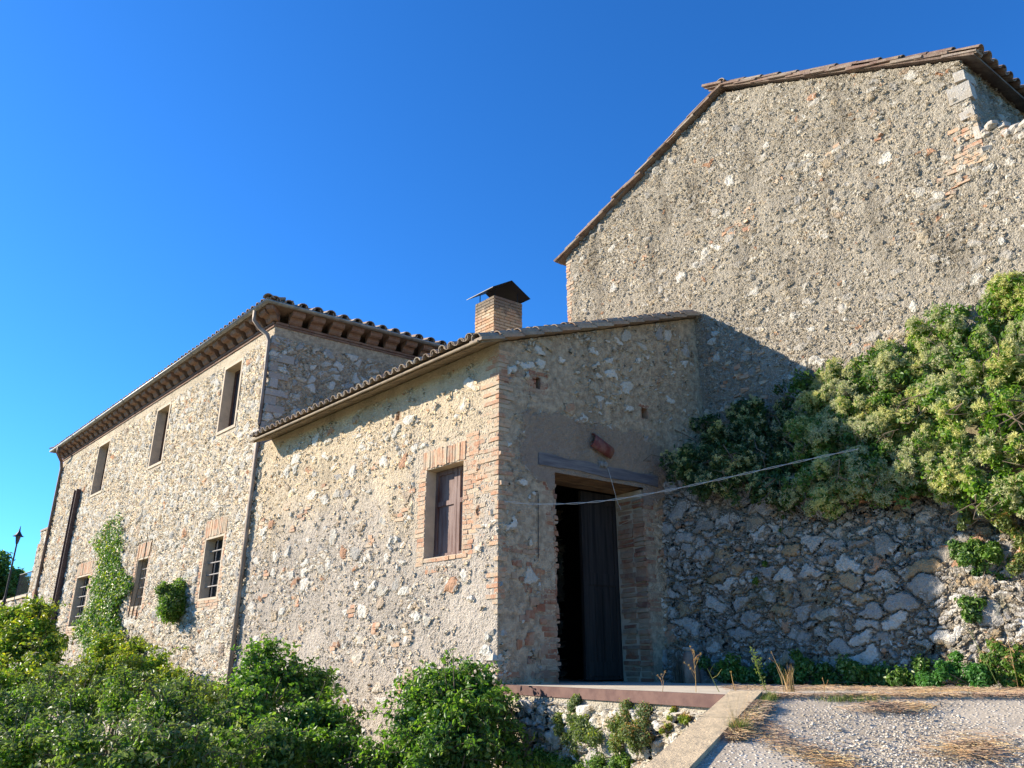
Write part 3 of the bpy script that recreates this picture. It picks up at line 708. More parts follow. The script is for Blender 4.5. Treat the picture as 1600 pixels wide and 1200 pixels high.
# ================================================================== HOUSE (two storeys, long facade)
ho = thing('stone_house', 'long two storey stone farmhouse with hipped tile roof and barred lower windows', 'house')
WT = 7.22
LH = 24.2-7.51
def rectA(lb, tl, tr, rb):
    a = [on(*p, D, dL) for p in (lb, tl, tr, rb)]
    return (min(a[2][0], a[3][0])*.5+.5*a[3][0], .5*(a[0][0]+a[1][0]), .5*(a[0][1]+a[3][1]), .5*(a[1][1]+a[2][1]))
UP = [rectA((340, 676), (356, 575), (376.5, 568), (367, 664)), rectA((235.7, 728), (247, 641), (262.7, 637), (253, 721)), rectA((144, 773), (156, 698), (169.4, 693), (159, 767))]
LO = [rectA((312, 935), (322, 843), (348, 839), (338, 933)), rectA((205, 948), (216, 875), (231, 873), (221, 946)), rectA((107, 980), (121, 903), (137, 900), (127, 976))]
HD = 8.0
holes = []; calm = []
SH = lambda s: LH-s
for (a, b, z0, z1) in UP+LO: holes.append((0, SH(b), SH(a), z0, z1))
for (a, b, z0, z1) in UP: calm.append((0, SH(b)-.08, SH(a)+.08, z0-.1, z1+.1, .1))
for (a, b, z0, z1) in LO: calm.append((0, SH(b)-.15, SH(a)+.15, z0-.2, z1+.4, .1))
calm += [(0, 0, LH, 6.95, 8, .06), (1, 0, HD, 6.95, 8, .06)]
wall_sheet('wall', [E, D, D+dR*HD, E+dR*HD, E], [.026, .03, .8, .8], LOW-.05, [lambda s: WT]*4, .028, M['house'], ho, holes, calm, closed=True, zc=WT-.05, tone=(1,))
mb = MB()   # two thin brick string courses at the wall head
for zz, pr in ((WT-.06, .03), (WT+.0, .05)):
    s = 0
    while s < LH: mb.box(p3(D, dL, s+.15, zz+.027)+n3A*(pr-.1), d3, n3A, Z3, .147, .1, .025, .002); s += .3
    s = 0
    while s < HD: mb.box(p3(D, dR, s+.15, zz+.027)+n3B*(pr-.1), v3(dR), n3B, Z3, .147, .1, .025, .002); s += .3
mb.build('string_course', M['corbel'], ho)
# corbels (S profile) 
prof = [(0, 0), (0, -.205), (.10, -.205), (.16, -.18), (.20, -.125), (.26, -.10), (.36, -.105), (.43, -.085), (.47, -.04), (.47, 0)]
ZC = WT+.055+.24
prof = [(x*.66, z*1.15) for x, z in prof]
def corbel(P0, d, n, s):
    hw = .15; P = [p3(P0, d, s-hw, ZC+z)+v3(n)*x for x, z in prof]
    m = MB(); m.prism(P, (0, 0, 0), v3(d)*2*hw); m.build('corbel', M['corbel'], ho)
s = .12
while s < LH: corbel(D, dL, nA, s); s += .50
s = .42
while s < HD-2.5: corbel(D, dR, nB, s); s += .48
# corner corbel
dg = unit(nA+nB); P = [np.array([*D, ZC+z])+v3(dg)*x*1.35-v3(left_n(dg))*.085 for x, z in prof]
m = MB(); m.prism(P, (0, 0, 0), v3(left_n(dg))*.17); m.build('corbel', M['corbel'], ho)
# soffit + roof deck (hip)
OV = .34
c_far = E+dL*OV+nA*OV; c_near = D+(nA+nB)*OV/(1+nA@nB); c_near = D+(nA+nB)*(OV/(1+nA@nB)); c_nr = D+dR*(HD+OV)+nB*OV; c_fr = E+dR*(HD+OV)+dL*OV
mb = MB(); ztop = ZC+.003
slab(mb, [(*c_far, ztop+.03), (*c_near, ztop+.03), (*c_nr, ztop+.03), (*c_fr, ztop+.03)], .03)
mb.build('soffit', M['soffit'], ho)
mid1 = D+dR*(HD/2)+dL*4.2; mid2 = E+dR*(HD/2)-dL*4.2; RZ = ztop+.03; RH = RZ+1.55
mb = MB(); V = [(*c_far, RZ+.002), (*c_near, RZ+.002), (*c_nr, RZ+.002), (*c_fr, RZ+.002), (*mid1, RH), (*mid2, RH)]
mb.add(V, [(0, 1, 4, 5), (2, 3, 5, 4), (3, 2, 1, 0)], [(1, 2, 4), (3, 0, 5)])
rf = mb.build('roof', M['tile'], ho)
mb = MB()
def face_tiles(a, b, pa, pb, pitch=.24, rows=None, scale=1.):
    """tile the face with eave a->b (3d), apexes pa above a side and pb above b side"""
    a, b, pa, pb = map(lambda q: np.asarray(q, float), (a, b, pa, pb))
    e = unit(b-a); L_ = np.linalg.norm(b-a); w_ = pa-a; up = w_-e*(w_@e); H = np.linalg.norm(up); up = up/H
    xa = (pa-a)@e; xb = (pb-a)@e
    def hi(x): 
        h = H
        if x < xa: h = min(h, H*x/xa)
        if x > xb: h = min(h, H*(L_-x)/(L_-xb))
        return min(h, rows*.37) if rows else h
    tile_roof(mb, a-up*.05, e, up, L_, lambda x: 0., hi, pitch=pitch, first=.1, scale=scale, row=.37*scale)
A3 = lambda p, z: np.array([p[0], p[1], z])
face_tiles(A3(c_far, RZ), A3(c_near, RZ), A3(mid2, RH), A3(mid1, RH), rows=4)
face_tiles(A3(c_near, RZ), A3(c_nr, RZ), A3(mid1, RH), A3(mid1, RH), pitch=.33, scale=1.45)
for (a, b) in ((c_near, mid1), (c_far, mid2)):   # hip ridge
    a = A3(a, RZ); b = A3(b, RH); e_ = unit(b-a); L_ = np.linalg.norm(b-a); sd_ = unit(np.cross(e_, Z3)); y = -.1
    while y < L_: lay(mb, TT, a+e_*y+Z3*.09, sd_, unit(e_-Z3*.05), np.cross(sd_, e_)*(1 if np.cross(sd_, e_)[2] > 0 else -1), .006, 1.35); y += .38
mb.build('roof_tiles', M['tile'], rf)
# gutters
def gutter(pts, r=.062):
    mb = MB(); pts = [np.asarray(p, float) for p in pts]; rings = []
    n = 9
    for i, p in enumerate(pts):
        if i == 0: t_ = unit(pts[1]-p)
        elif i == len(pts)-1: t_ = unit(p-pts[i-1])
        else: t_ = unit(unit(p-pts[i-1])+unit(pts[i+1]-p))
        sd_ = unit(np.cross(t_, Z3)); k = 1.
        if 0 < i < len(pts)-1: k = 1/abs(unit(p-pts[i-1])@t_)
        ring = []
        for rr in (r, r-.008):
            for a in np.linspace(math.pi, 2*math.pi, n): ring.append(p+sd_*k*rr*math.cos(a)+Z3*rr*math.sin(a))
        rings.append(ring)
    m_ = 2*n; V = np.array(rings).reshape(-1, 3); Q_ = []
    for i in range(len(pts)-1):
        o1, o2 = i*m_, (i+1)*m_
        for j in range(n-1): Q_ += [(o1+j, o1+j+1, o2+j+1, o2+j), (o1+n+j+1, o1+n+j, o2+n+j, o2+n+j+1)]
        Q_ += [(o1, o2, o2+n, o1+n), (o1+n-1, o1+2*n-1, o2+2*n-1, o2+n-1)]
    for o1 in (0, (len(pts)-1)*m_):
        for j in range(n-1): Q_.append((o1+j, o1+j+1, o1+n+j+1, o1+n+j))
    mb.add(V, Q_); return mb
GO = OV+.05
g_near = D+(nA+nB)*(GO/(1+nA@nB)); g_far = E+dL*GO+nA*GO; g_r = D+dR*(HD)+nB*GO; g_back = E+dL*GO+dR*HD
gz = RZ+.02
gt = gutter([(*g_back, gz), (*g_far, gz), (*g_near, gz), (*g_r, gz)]).build('gutter', M['zinc'], ho, True)
for s in np.arange(1.2, LH, 2.6):
    mb = MB()
    for q in np.linspace(math.pi, 2*math.pi, 7)[:-1]: 
        a0 = q; a1 = q+math.pi/6; c_ = p3(D, dL, s, gz)+n3A*GO
        mb.tube([c_+n3A*.068*math.cos(a0)+Z3*.068*math.sin(a0), c_+n3A*.068*math.cos(a1)+Z3*.068*math.sin(a1)], .012, 5)
    mb.build('gutter_bracket', M['zinc'], gt)
# downpipes
def pipe(pts, r, mat, parent, name='downpipe', n=8): return MB().tube(pts, r, n).build(name, mat, parent, True)
def oA(s, z, off): return p3(D, dL, s, z)+n3A*off
p = [oA(.28, gz-.05, GO), oA(.28, gz-.28, GO-.01), oA(.20, gz-.46, GO-.12), oA(.08, gz-.62, .12), oA(.06, gz-.78, .08), oA(.05, 4.9, .075), oA(.05, 4.7, .08), oA(.05, -.9, .08)]
pipe(p, .048, M['pipegrey'], ho)
MB().box(oA(-.02, 4.63, .11), d3, n3A, Z3, .16, .07, .05, .004).build('rainwater_hopper', M['pipegrey'], ho)
p = [oA(LH-.62, gz-.05, GO), oA(LH-.5, gz-.25, GO-.03), oA(LH-.35, gz-.5, .15), oA(LH-.28, gz-.75, .09), oA(LH-.28, -1.2, .08)]
pipe(p, .055, M['pipe'], ho)
# windows
for (a, b, z0, z1) in UP:
    rv = reveal('window_reveal', D, dL, nA, a, b, z0, z1, .27, M['plaster'], ho, .07, .028)
    wf = MB(); dep = .24; t_ = .06
    def fb(m, s0, s1, zz0, zz1, off=0., th=.05): m.box(p3(D, dL, (s0+s1)/2, (zz0+zz1)/2)-n3A*(dep-off), d3, n3A, Z3, (s1-s0)/2, th/2, (zz1-zz0)/2)
    fb(wf, a, a+t_, z0, z1); fb(wf, b-t_, b, z0, z1); fb(wf, a+t_, b-t_, z0, z0+t_); fb(wf, a+t_, b-t_, z1-t_, z1); fb(wf, (a+b)/2-.035, (a+b)/2+.035, z0+t_, z1-t_, .004)
    win = wf.build('window', M['sashwood'], ho)
    gl = MB(); fb(gl, a+t_-.01, b-t_+.01, z0+t_-.01, z1-t_+.01, -.01, .01); gl.build('glass_pane', M['glass'], win)
for (a, b, z0, z1) in LO:
    rv = reveal('window_reveal', D, dL, nA, a, b, z0, z1, .21, M['plaster'], ho, .05, .01)
    gl = MB(); dep = .36
    gl.box(p3(D, dL, (a+b)/2, (z0+z1)/2)-n3A*.225, d3, n3A, Z3, (b-a)/2+.03, .01, (z1-z0)/2+.05)
    win = gl.build('window', M['dark'], ho)  # near-black panel stands for the unlit room behind the bars
    gr = MB()
    for f in (.3, .62): gr.tube([p3(D, dL, a+(b-a)*f, z0)-n3A*.12, p3(D, dL, a+(b-a)*f, z1)-n3A*.12], .012, 6)
    for k in range(1, 5): gr.tube([p3(D, dL, a, z0+(z1-z0)*k/5)-n3A*.105, p3(D, dL, b, z0+(z1-z0)*k/5)-n3A*.105], .014, 6)
    gr.build('window_grille', M['bar'], win)
    mb = MB()
    bricks_rect(mb, D, dL, nA, a-.1, b+.1, z1+.05, z1+.42, vertical=True, bh=.055, proud=.02)
    bricks_rect(mb, D, dL, nA, a-.24, a-.05, z0-.1, z1+.1, ragged=.1, proud=.02, straight='b')
    bricks_rect(mb, D, dL, nA, b+.05, b+.24, z0-.1, z1+.1, ragged=.1, proud=.02, straight='a')
    bricks_rect(mb, D, dL, nA, a-.12, b+.12, z0-.25, z0-.06, proud=.02, skip=.15)
    mb.build('brick_surround', M['brick'], win)
mb = MB()
for k in range(46):
    s = rng.uniform(.3, LH-.5); z = rng.uniform(-.5, 6.6)
    if any(a-.3 < s < b+.3 and z0-.4 < z < z1+.4 for (a, b, z0, z1) in UP+LO): continue
    for q in range(rng.integers(1, 4)): mb.box(p3(D, dL, s+rng.normal(0, .06), z+q*.066)+n3A*.004, d3, n3A, Z3, rng.uniform(.07, .13), .03, .027, .006)
mb.build('brick_repair', M['brick'], ho)
# big quoin stones on the near corner
mb = MB(); z = 4.4; k = 0
while z < 6.9:
    hh = rng.uniform(.12, .24); a = rng.uniform(.15, .3) if k % 2 else rng.uniform(.35, .6); pr = .03
    c0 = D+(nA+nB)*pr; q = [c0, c0+dL*.18, c0+dL*.18-nA*.1, c0-(nA+nB)*.1, c0+dR*a-nB*.1, c0+dR*a]
    P = [np.array([*(p_+rng.normal(0, .018, 2)), z+rng.normal(0, .012)]) for p_ in q]; mb.prism(P, (0, 0, 0), (0, 0, hh-.02)); z += hh; k += 1
M['quoinst'] = brick_mat('grey_quoin_stone', [(0, (.34, .29, .25)), (.5, (.44, .40, .36)), (1, (.30, .27, .25))], .3)
mb.build('quoin_stone', M['quoinst'], ho)

# steel channel leaning upright on the facade
c1 = on(127.5, 766, D, dL); c2 = on(72, 1062, D, dL)
st = MB(); sA = c1[0]
wd = .15
for (o1, hx, hy) in ((0, wd, .012), (-wd, .012, .07), (wd, .012, .07)):
    st.box(p3(D, dL, sA+o1, (c1[1]-1.2)/2)+n3A*(.12 if hy > .05 else .06), d3, n3A, Z3, hx, hy, (c1[1]+1.2)/2)
tag(st.build('steel_channel', M['rust']), 'tall dark brown steel channel standing upright against the house facade', 'steel post')

# ================================================================== BARN (big gable on the right)
bn = thing('gabled_barn', 'tall grey rubble barn gable with worn tiled verge above the ivy bank', 'barn')
TN = np.array([-dT[1], dT[0]])          # outward normal of the gable (towards the viewer)
if TN@np.array([0, -1]) < 0: TN = -TN
BR = T0-dT*5.04; BL = T0+dT*3.28; AP = T0-dT*1.137
zR, zA_, zL = 8.36, 10.42, 8.66
BD = 8.5
Ls_ = np.linalg.norm(BR-BL); sAp = np.linalg.norm(AP-BL)
def gz_(s): return zL+(zA_-zL)*s/sAp if s < sAp else zA_+(zR-zA_)*(s-sAp)/(Ls_-sAp)
def gz_c(s): return gz_(s)-.06*math.exp(-((s-sAp)/.6)**2)
RW = BR-dT*3.0                     # ruined wall going on beyond the corner in the same plane
wall_sheet('wall', [BL, BR, BR+dR*BD, BL+dR*BD, BL], [.018, .04, .8, .8], LOW,
           [gz_c, lambda s: zR, lambda s: gz_(Ls_-s*Ls_/np.linalg.norm(BR-BL)), lambda s: zL], .019, M['barn'], bn,
           [], [(0, 0, .12, LOW, 9, .1), (1, BD-.1, BD, LOW, 9, .1)], closed=True, zc=zR-.3)
mb = MB()
def quoin2(mb, P, da, na, db, nb, z0, z1, skip, la=.2):
    z = z0; k = 0
    while z < z1:
        if rng.random() > skip:
            a = la*(1 if k % 2 else .6)*rng.uniform(.7, 1.5); b = la*(.6 if k % 2 else 1); c0 = P+(na+nb)*(.014+rng.normal(0, .004))
            q = [c0, c0+da*a, c0+da*a-na*.06, c0-(na+nb)*.06, c0+db*b-nb*.06, c0+db*b]
            mb.prism([np.array([*p_, z]) for p_ in q], (0, 0, 0), (0, 0, .056))
        z += .07; k += 1
nLs = np.array([-dR[1], dR[0]])
quoin2(mb, BL, -dT, TN, dR, nLs, 4.5, zL-.05, .05, .16)
mb.build('brick_quoin', M['brick'], bn)
mb = MB()
for (z0, z1) in ((7.05, 7.30), (7.50, 7.62), (6.62, 6.95)): quoin2(mb, BR, dT, TN, dR, nB, z0, z1, .05, .42)
cl_ = [(rng.uniform(.4, Ls_-.3), rng.uniform(4.4, 8.0)) for _ in range(15)]
for k in range(75):
    q_ = cl_[rng.integers(15)]; s = np.clip(q_[0]+rng.normal(0, .28), .2, Ls_-.2); z = min(q_[1]+rng.normal(0, .2), 8.0)
    for q in range(rng.integers(1, 3)): mb.box(p3(BL, -dT, s+rng.normal(0, .05), z+q*.05)+v3(TN)*.0, v3(dT), v3(TN), Z3, rng.uniform(.03, .085), .022, rng.uniform(.018, .032), .011)
mb.build('brick_fragment', M['brick'], bn)
def rocks(mb, pts, rmin, rmax, squash=.75):
    for p_ in pts:
        r = rng.uniform(rmin, rmax); n1, n2 = 5, 7; V = [(0, 0, -1)]
        for i in range(1, n1):
            for j in range(n2): a = math.pi*i/n1; b = 2*math.pi*j/n2; V.append((math.sin(a)*math.cos(b), math.sin(a)*math.sin(b), -math.cos(a)))
        V.append((0, 0, 1)); V = np.array(V)*(1+rng.normal(0, .11, (len(V), 1))+.16*np.sin(V@rng.normal(0, 1.6, (3, 1))+rng.uniform(0, 6)))*r*np.array([1.2, 1, squash])
        a = rng.uniform(0, 6.28); Rm = np.array([[math.cos(a), -math.sin(a), 0], [math.sin(a), math.cos(a), 0], [0, 0, 1]]); V = V@Rm.T+p_
        T_ = [(0, 1+(j+1) % n2, 1+j) for j in range(n2)]+[(len(V)-1, 1+(n1-2)*n2+j, 1+(n1-2)*n2+(j+1) % n2) for j in range(n2)]
        Q_ = [(1+i*n2+j, 1+i*n2+(j+1) % n2, 1+(i+1)*n2+(j+1) % n2, 1+(i+1)*n2+j) for i in range(n1-2) for j in range(n2)]
        mb.add(V, Q_, T_)
mb = MB()
for q_, (z_, r_) in zip(QP, QS): rocks(mb, [q_], r_*.9, r_*1.05, .8)
M['palest'] = brick_mat('pale_limestone_block', [(0, (.56, .51, .44)), (1, (.42, .38, .33))], .5)
mb.build('quoin_stone', M['palest'], ob)
# pale quoin stones near the top of the right corner
mb = MB()
for (z0, hh, a) in ((8.02, .17, .16), (7.70, .26, .30), (7.36, .13, .16), (7.0, .2, .1)):
    c0 = BR+(TN+nB)*.03; q = [c0, c0+dT*a, c0+dT*a-TN*.1, c0-(TN+nB)*.1, c0+dR*.3-nB*.1, c0+dR*.3]
    mb.prism([np.array([*(p_+rng.normal(0, .022, 2)), z0+rng.normal(0, .022)]) for p_ in q], (0, 0, 0), (*rng.normal(0, .015, 2), hh))
M['palest'] = brick_mat('pale_limestone_block', [(0, (.56, .51, .44)), (1, (.42, .38, .33))], .5)
mb.build('quoin_stone', M['palest'], bn)
# roof: two slopes along dR, overhanging
def barnroof():
    mb = MB(); tl = MB(); ov = .10
    f = TN
    for (P, z, sgn, L_) in ((BL, zL, 1, sAp), (BR, zR, -1, Ls_-sAp)):
        ed = -dT*sgn; oh = .22 if sgn > 0 else .20; sl = (zA_-z)/L_
        e0 = P-ed*oh; z_e = z-sl*oh
        a = np.array([*(e0+f*ov), z_e+.02]); b = np.array([*(AP+f*ov), zA_+.02]); back_ = v3(dR)*(BD+.2)
        mb.prism([a, b, b+back_, a+back_], (0, 0, 0), (0, 0, .04))
        up = unit(b-a); Lr = np.linalg.norm(b-a)
        tile_roof(tl, a+Z3*.045-up*.04, v3(dR), up, BD, lambda x: 0., lambda x: Lr, first=.08, pitch=.235, row=.38)
        # verge edge tiles: long, thin stepping tiles
        y = 0; ex = unit(np.cross(up, Z3)); ez = np.cross(ex, up); ez = ez if ez[2] > 0 else -ez
        while y < Lr:
            ln = .42; c_ = a+up*(y+ln/2)+Z3*(.03)+v3(dR)*.05+rng.normal(0, .016, 3); tl.box(c_+ez*.01, unit(up-ez*.07), v3(dR), ez, ln/2+.03, .10, .02, .006)
            lay(tl, TT, a+up*(y-.02)+ez*.03+v3(dR)*.08, v3(dR), unit(up-ez*.05), ez, .010, .95)
            y += .385
    r_ = mb.build('roof', M['soffit'], bn); tl.build('roof_tiles', M['tiledark'], r_)
    rd = MB(); y = -.02; a = np.array([*(AP+f*.12), zA_+.10])
    while y < BD: lay(rd, TT, a+v3(dR)*y, v3(-dT), unit(v3(dR)+Z3*.03), Z3, .01, 1.15); y += .42
    rd.build('ridge_tiles', M['tile'], r_)
    return r_
br = barnroof()
# ruined continuation of the gable wall to the right of the corner
ru = thing('ruined_wall', 'crumbling pale rubble wall stub beside the barn corner, top broken', 'wall')
g0 = BR+TN*.0
def ru_top(s): return 7.0-.35*s+.12*math.sin(5*s)+.07*math.sin(13*s)
wall_sheet('wall', [g0+dT*.35, g0-dT*3, g0-dT*3-TN*1.0, g0+dT*.35-TN*1.0, g0+dT*.35], [.022, .1, .1, .3], 2.0, [lambda s: ru_top(s-.35), lambda s: 5.9, lambda s: 6.+.3*s, lambda s: 7.], .03, M['barn'], ru, closed=True, zc=5.6)
mb = MB(); pts = []
for k in range(300):
    s = rng.uniform(-.05, 2.2); pts.append(np.array([*(g0-dT*s-TN*rng.uniform(-.02, .5)), ru_top(s)+rng.uniform(-.25, .05)]))
rocks(mb, pts, .035, .11); mb.build('loose_stone', M['palest'], ru)

# ================================================================== RETAINING WALL of big stones, bank above it
rw = thing('retaining_wall', 'shaded retaining wall of big rough field stones below the clematis bank', 'wall')
RN = np.array(nA)
def rw_top(s): return 2.75-.10*s+.06*math.sin(2.3*s)+.05*math.sin(6.1*s)
RP0 = RP-RD*.15
RLn = 8.6
ow = wall_sheet('wall', [RP0, RP0+RD*RLn, RP0+RD*RLn-RN*.8, RP0-RN*.8, RP0], [.016, .2, .3, .2], FLOOR-.3, [rw_top, lambda s: rw_top(RLn), lambda s: rw_top(RLn-s), lambda s: rw_top(0)], .016, M['rubble'], rw, closed=True, zc=1.7)
me = ow.data; co = np.empty(len(me.vertices)*3, np.float32); me.vertices.foreach_get('co', co); co = co.reshape(-1, 3)
off = -.10*(co[:, 2]-FLOOR)+.07*np.sin(co[:, 0]*1.7+co[:, 2]*.9)+.05*np.sin(co[:, 2]*2.9+co[:, 0])
co[:, 0] += RN[0]*off; co[:, 1] += RN[1]*off; me.vertices.foreach_set('co', co.ravel()); me.update()
# earth bank between wall head and barn
mb = MB(); nx, ny = 50, 14; V = []; Fq = []
BANKW = []
def bank_pt(s, t):
    """s along the wall, t 0..1 from wall head to the barn face"""
    a = RP0+RD*s-RN*.30; b = T0-dT*(s-.2)+TN*.0
    p_ = a*(1-t)+b*t; zt = 3.25+.16*s; z = rw_top(s)-.1+(zt-rw_top(s))*t
    return np.array([*p_, z+.08*math.sin(3*s+5*t)])
for i in range(nx):
    for j in range(ny): V.append(bank_pt(i/(nx-1)*RLn, j/(ny-1)))
for i in range(nx-1):
    for j in range(ny-1): a = i*ny+j; Fq.append((a, a+ny, a+ny+1, a+1))
mb.add(V, Fq); tag(mb.build('earth_bank', M['soil'], smooth=True), kind='structure')

# ================================================================== low wall under the steel edge + coping
FD = unit(K1-C); FN = np.array([FD[1], -FD[0]]); FN = FN if FN[0] < 0 else -FN
FN = np.array([-FD[1], FD[0]]); FN = FN if FN@(-C) > 0 or FN[0] < 0 else -FN
if FN[0] > 0: FN = -FN
lw = thing('terrace_wall', 'low sunlit rubble wall under the red steel edge with weeds', 'wall')
KL = np.linalg.norm(K1-K0); kend = K1-KD*10.5
def low_top(s):
    x, y = K1-KD*s; return ramp_z(x, y)-.10
wall_sheet('wall', [C+nA*.04+FD*.02, K1, kend], [.014, .025], LOW-.05, [lambda s: FLOOR-.10, low_top], .015, M['low'], lw, [], [(0, 0, 5, FLOOR-.13, 0, .03)], zc=-1.72)
mb = MB()
c_ = (C+K1)/2; L_ = np.linalg.norm(K1-C)
mb.box((*(C+FD*(L_/2-.02)+FN*.015), FLOOR-.045), v3(FD), v3(FN), Z3, L_/2+.0, .03, .052)
tag(mb.build('steel_edge', M['edge'], lw), None)
mb = MB()    # coping in cast lengths
KN = np.array([-KD[1], KD[0]])
y0 = 0.
for (a, b) in ((-.05, .80), (.815, 2.05), (2.065, 3.4), (3.41, 5.2), (5.21, 7.5)):
    qa, qb = K1-KD*a, K1-KD*b; za, zb2 = ramp_z(*qa)+.03, ramp_z(*qb)+.03; W_ = .125
    q = [(*(qa+KN*W_), za), (*(qa-KN*W_), za), (*(qb-KN*W_), zb2), (*(qb+KN*W_), zb2)]
    mb.prism(q, (0, 0, -.15), (0, 0, 0))
mb.build('coping', M['coping'], lw)

# ================================================================== far left: lower wall, parapet, railing, lamp, tree
fw = thing('garden_wall', 'grey stone wall stepping down beyond the farmhouse at the far left', 'wall')
F0 = E-dL*.2-nA*.35; F1 = C+26.9*dL-nA*.35; F2 = C+46*dL-nA*.35
wall_sheet('wall', [F2-nA*4, F2, F1+dL*.01, F1, F0, F0-nA*4], [1., .08, .05, .05, .05, 1.], LOW,
           [lambda s: 2.45, lambda s: 2.45, lambda s: 4.85, lambda s: 4.85+.03*s, lambda s: 4.95, lambda s: 4.95], .05, M['far'], fw, zc=2.40)
mb = MB(); c_ = (F1+F2)/2; L_ = np.linalg.norm(F2-F1)
mb.box((*(c_+nA*.02-nA*.2), 2.50), d3, n3A, Z3, L_/2-.02, .28, .05); mb.build('wall_coping', M['plaster'], fw)
mb = MB(); c_ = (F0+F1)/2; L_ = np.linalg.norm(F1-F0)
mb.box((*(c_-nA*.2), 4.93), d3, n3A, Z3, L_/2+.05, .27, .04); mb.build('wall_cap', M['tile'], fw)
rl = MB(); R0 = F1-dL*-.05-nA*.25; n_ = 22
def rp(s, z): return np.array([*(R0+dL*s), z])
rl.tube([rp(0, 3.55), rp(3.4, 3.55)], .022, 6); rl.tube([rp(0, 2.68), rp(3.4, 2.68)], .015, 6)
rl.tube([rp(0, 2.55), rp(0, 3.6)], .025, 6); rl.tube([rp(3.4, 2.55), rp(3.4, 3.6)], .025, 6)
for k in range(n_): s = .15+k*3.1/(n_-1); rl.tube([rp(s, 2.68), rp(s, 3.55)], .010, 5)
tag(rl.build('iron_railing', M['iron']), 'thin black iron railing on the parapet behind the street lamp', 'railing')
lm = thing('street_lamp', 'slim black street lamp with small lantern by the railing, far left', 'street lamp')
lb = at(14, 925, 31.5); tip = at(28, 822, 31.5); lx, ly = tip[0]*.5+lb[0]*.5, 31.5; ztop_ = tip[2]
MB().tube([(lx, ly, 1.5), (lx, ly, 2.4), (lx, ly, 2.6), (lx, ly, ztop_-.75)], [.07, .07, .04, .03], 8).build('lamp_post', M['iron'], lm)
MB().tube([(lx, ly, ztop_-.75), (lx, ly, ztop_-.68), (lx, ly, ztop_-.42)], [.03, .06, .11], 6).build('lantern', M['glass'], lm)
MB().tube([(lx, ly, ztop_-.42), (lx, ly, ztop_-.36), (lx, ly, ztop_-.22), (lx, ly, ztop_-.12), (lx, ly, ztop_)], [.21, .13, .04, .025, .01], 8).build('lantern_roof', M['iron'], lm)

# ================================================================== foliage
def leafcloud(name, P, N, size, mat, parent=None, fold=.25, aspect=.62, spread=.8):
    """P leaf centres, N preferred normals; each leaf is two triangles folded on the midrib"""
    P = np.asarray(P); n = len(P); N = np.asarray(N)+rng.normal(0, spread, (n, 3)); N /= np.linalg.norm(N, axis=1)[:, None]+1e-9
    T = rng.normal(0, 1, (n, 3))-Z3*.6; T -= N*(T*N).sum(1)[:, None]; T /= np.linalg.norm(T, axis=1)[:, None]+1e-9; B = np.cross(N, T)
    s = (size*rng.uniform(.55, 1.35, n))[:, None]; V = np.empty((n, 6, 3))
    V[:, 0] = P-T*s*.5; V[:, 1] = P+B*s*aspect*.42-T*s*.12+N*s*fold*.4; V[:, 2] = P+B*s*aspect*.36+T*s*.18+N*s*fold*.3
    V[:, 3] = P+T*s*.55-N*s*fold*.25; V[:, 4] = P-B*s*aspect*.36+T*s*.18+N*s*fold*.3; V[:, 5] = P-B*s*aspect*.42-T*s*.12+N*s*fold*.4
    k = (np.arange(n)*6)[:, None]
    F = np.stack([k+np.array([[0, 1, 2, 3]]), k+np.array([[0, 3, 4, 5]])], 1).reshape(-1, 4)
    return mesh_np(name, V.reshape(-1, 3), F, mat, parent)
def lump(c, r, n, squash=1., shell=.55, bumps=7):
    """points in an uneven clump, denser to the outside; returns points, outward normals"""
    d = rng.normal(0, 1, (n, 3)); d /= np.linalg.norm(d, axis=1)[:, None]
    bc = rng.normal(0, 1, (bumps, 3)); bc /= np.linalg.norm(bc, axis=1)[:, None]; ba = rng.uniform(-.28, .30, bumps)
    f = 1+((np.exp(-((1-d@bc.T)/.22)))*ba).sum(1)
    rr = (shell+(1-shell)*rng.random(n)**.6)*f*r*(1+rng.normal(0, .10, n))
    j = rng.normal(0, .20*r, (n, 3))*(rng.random((n, 1)) < .5)
    return np.asarray(c)+d*rr[:, None]*np.array([1, 1, squash])+j, d
def clump(u, v, y, rpx):
    c = at(u, v, y); depth = c[1]*cp+c[2]*sp; return c, rpx*depth/1200
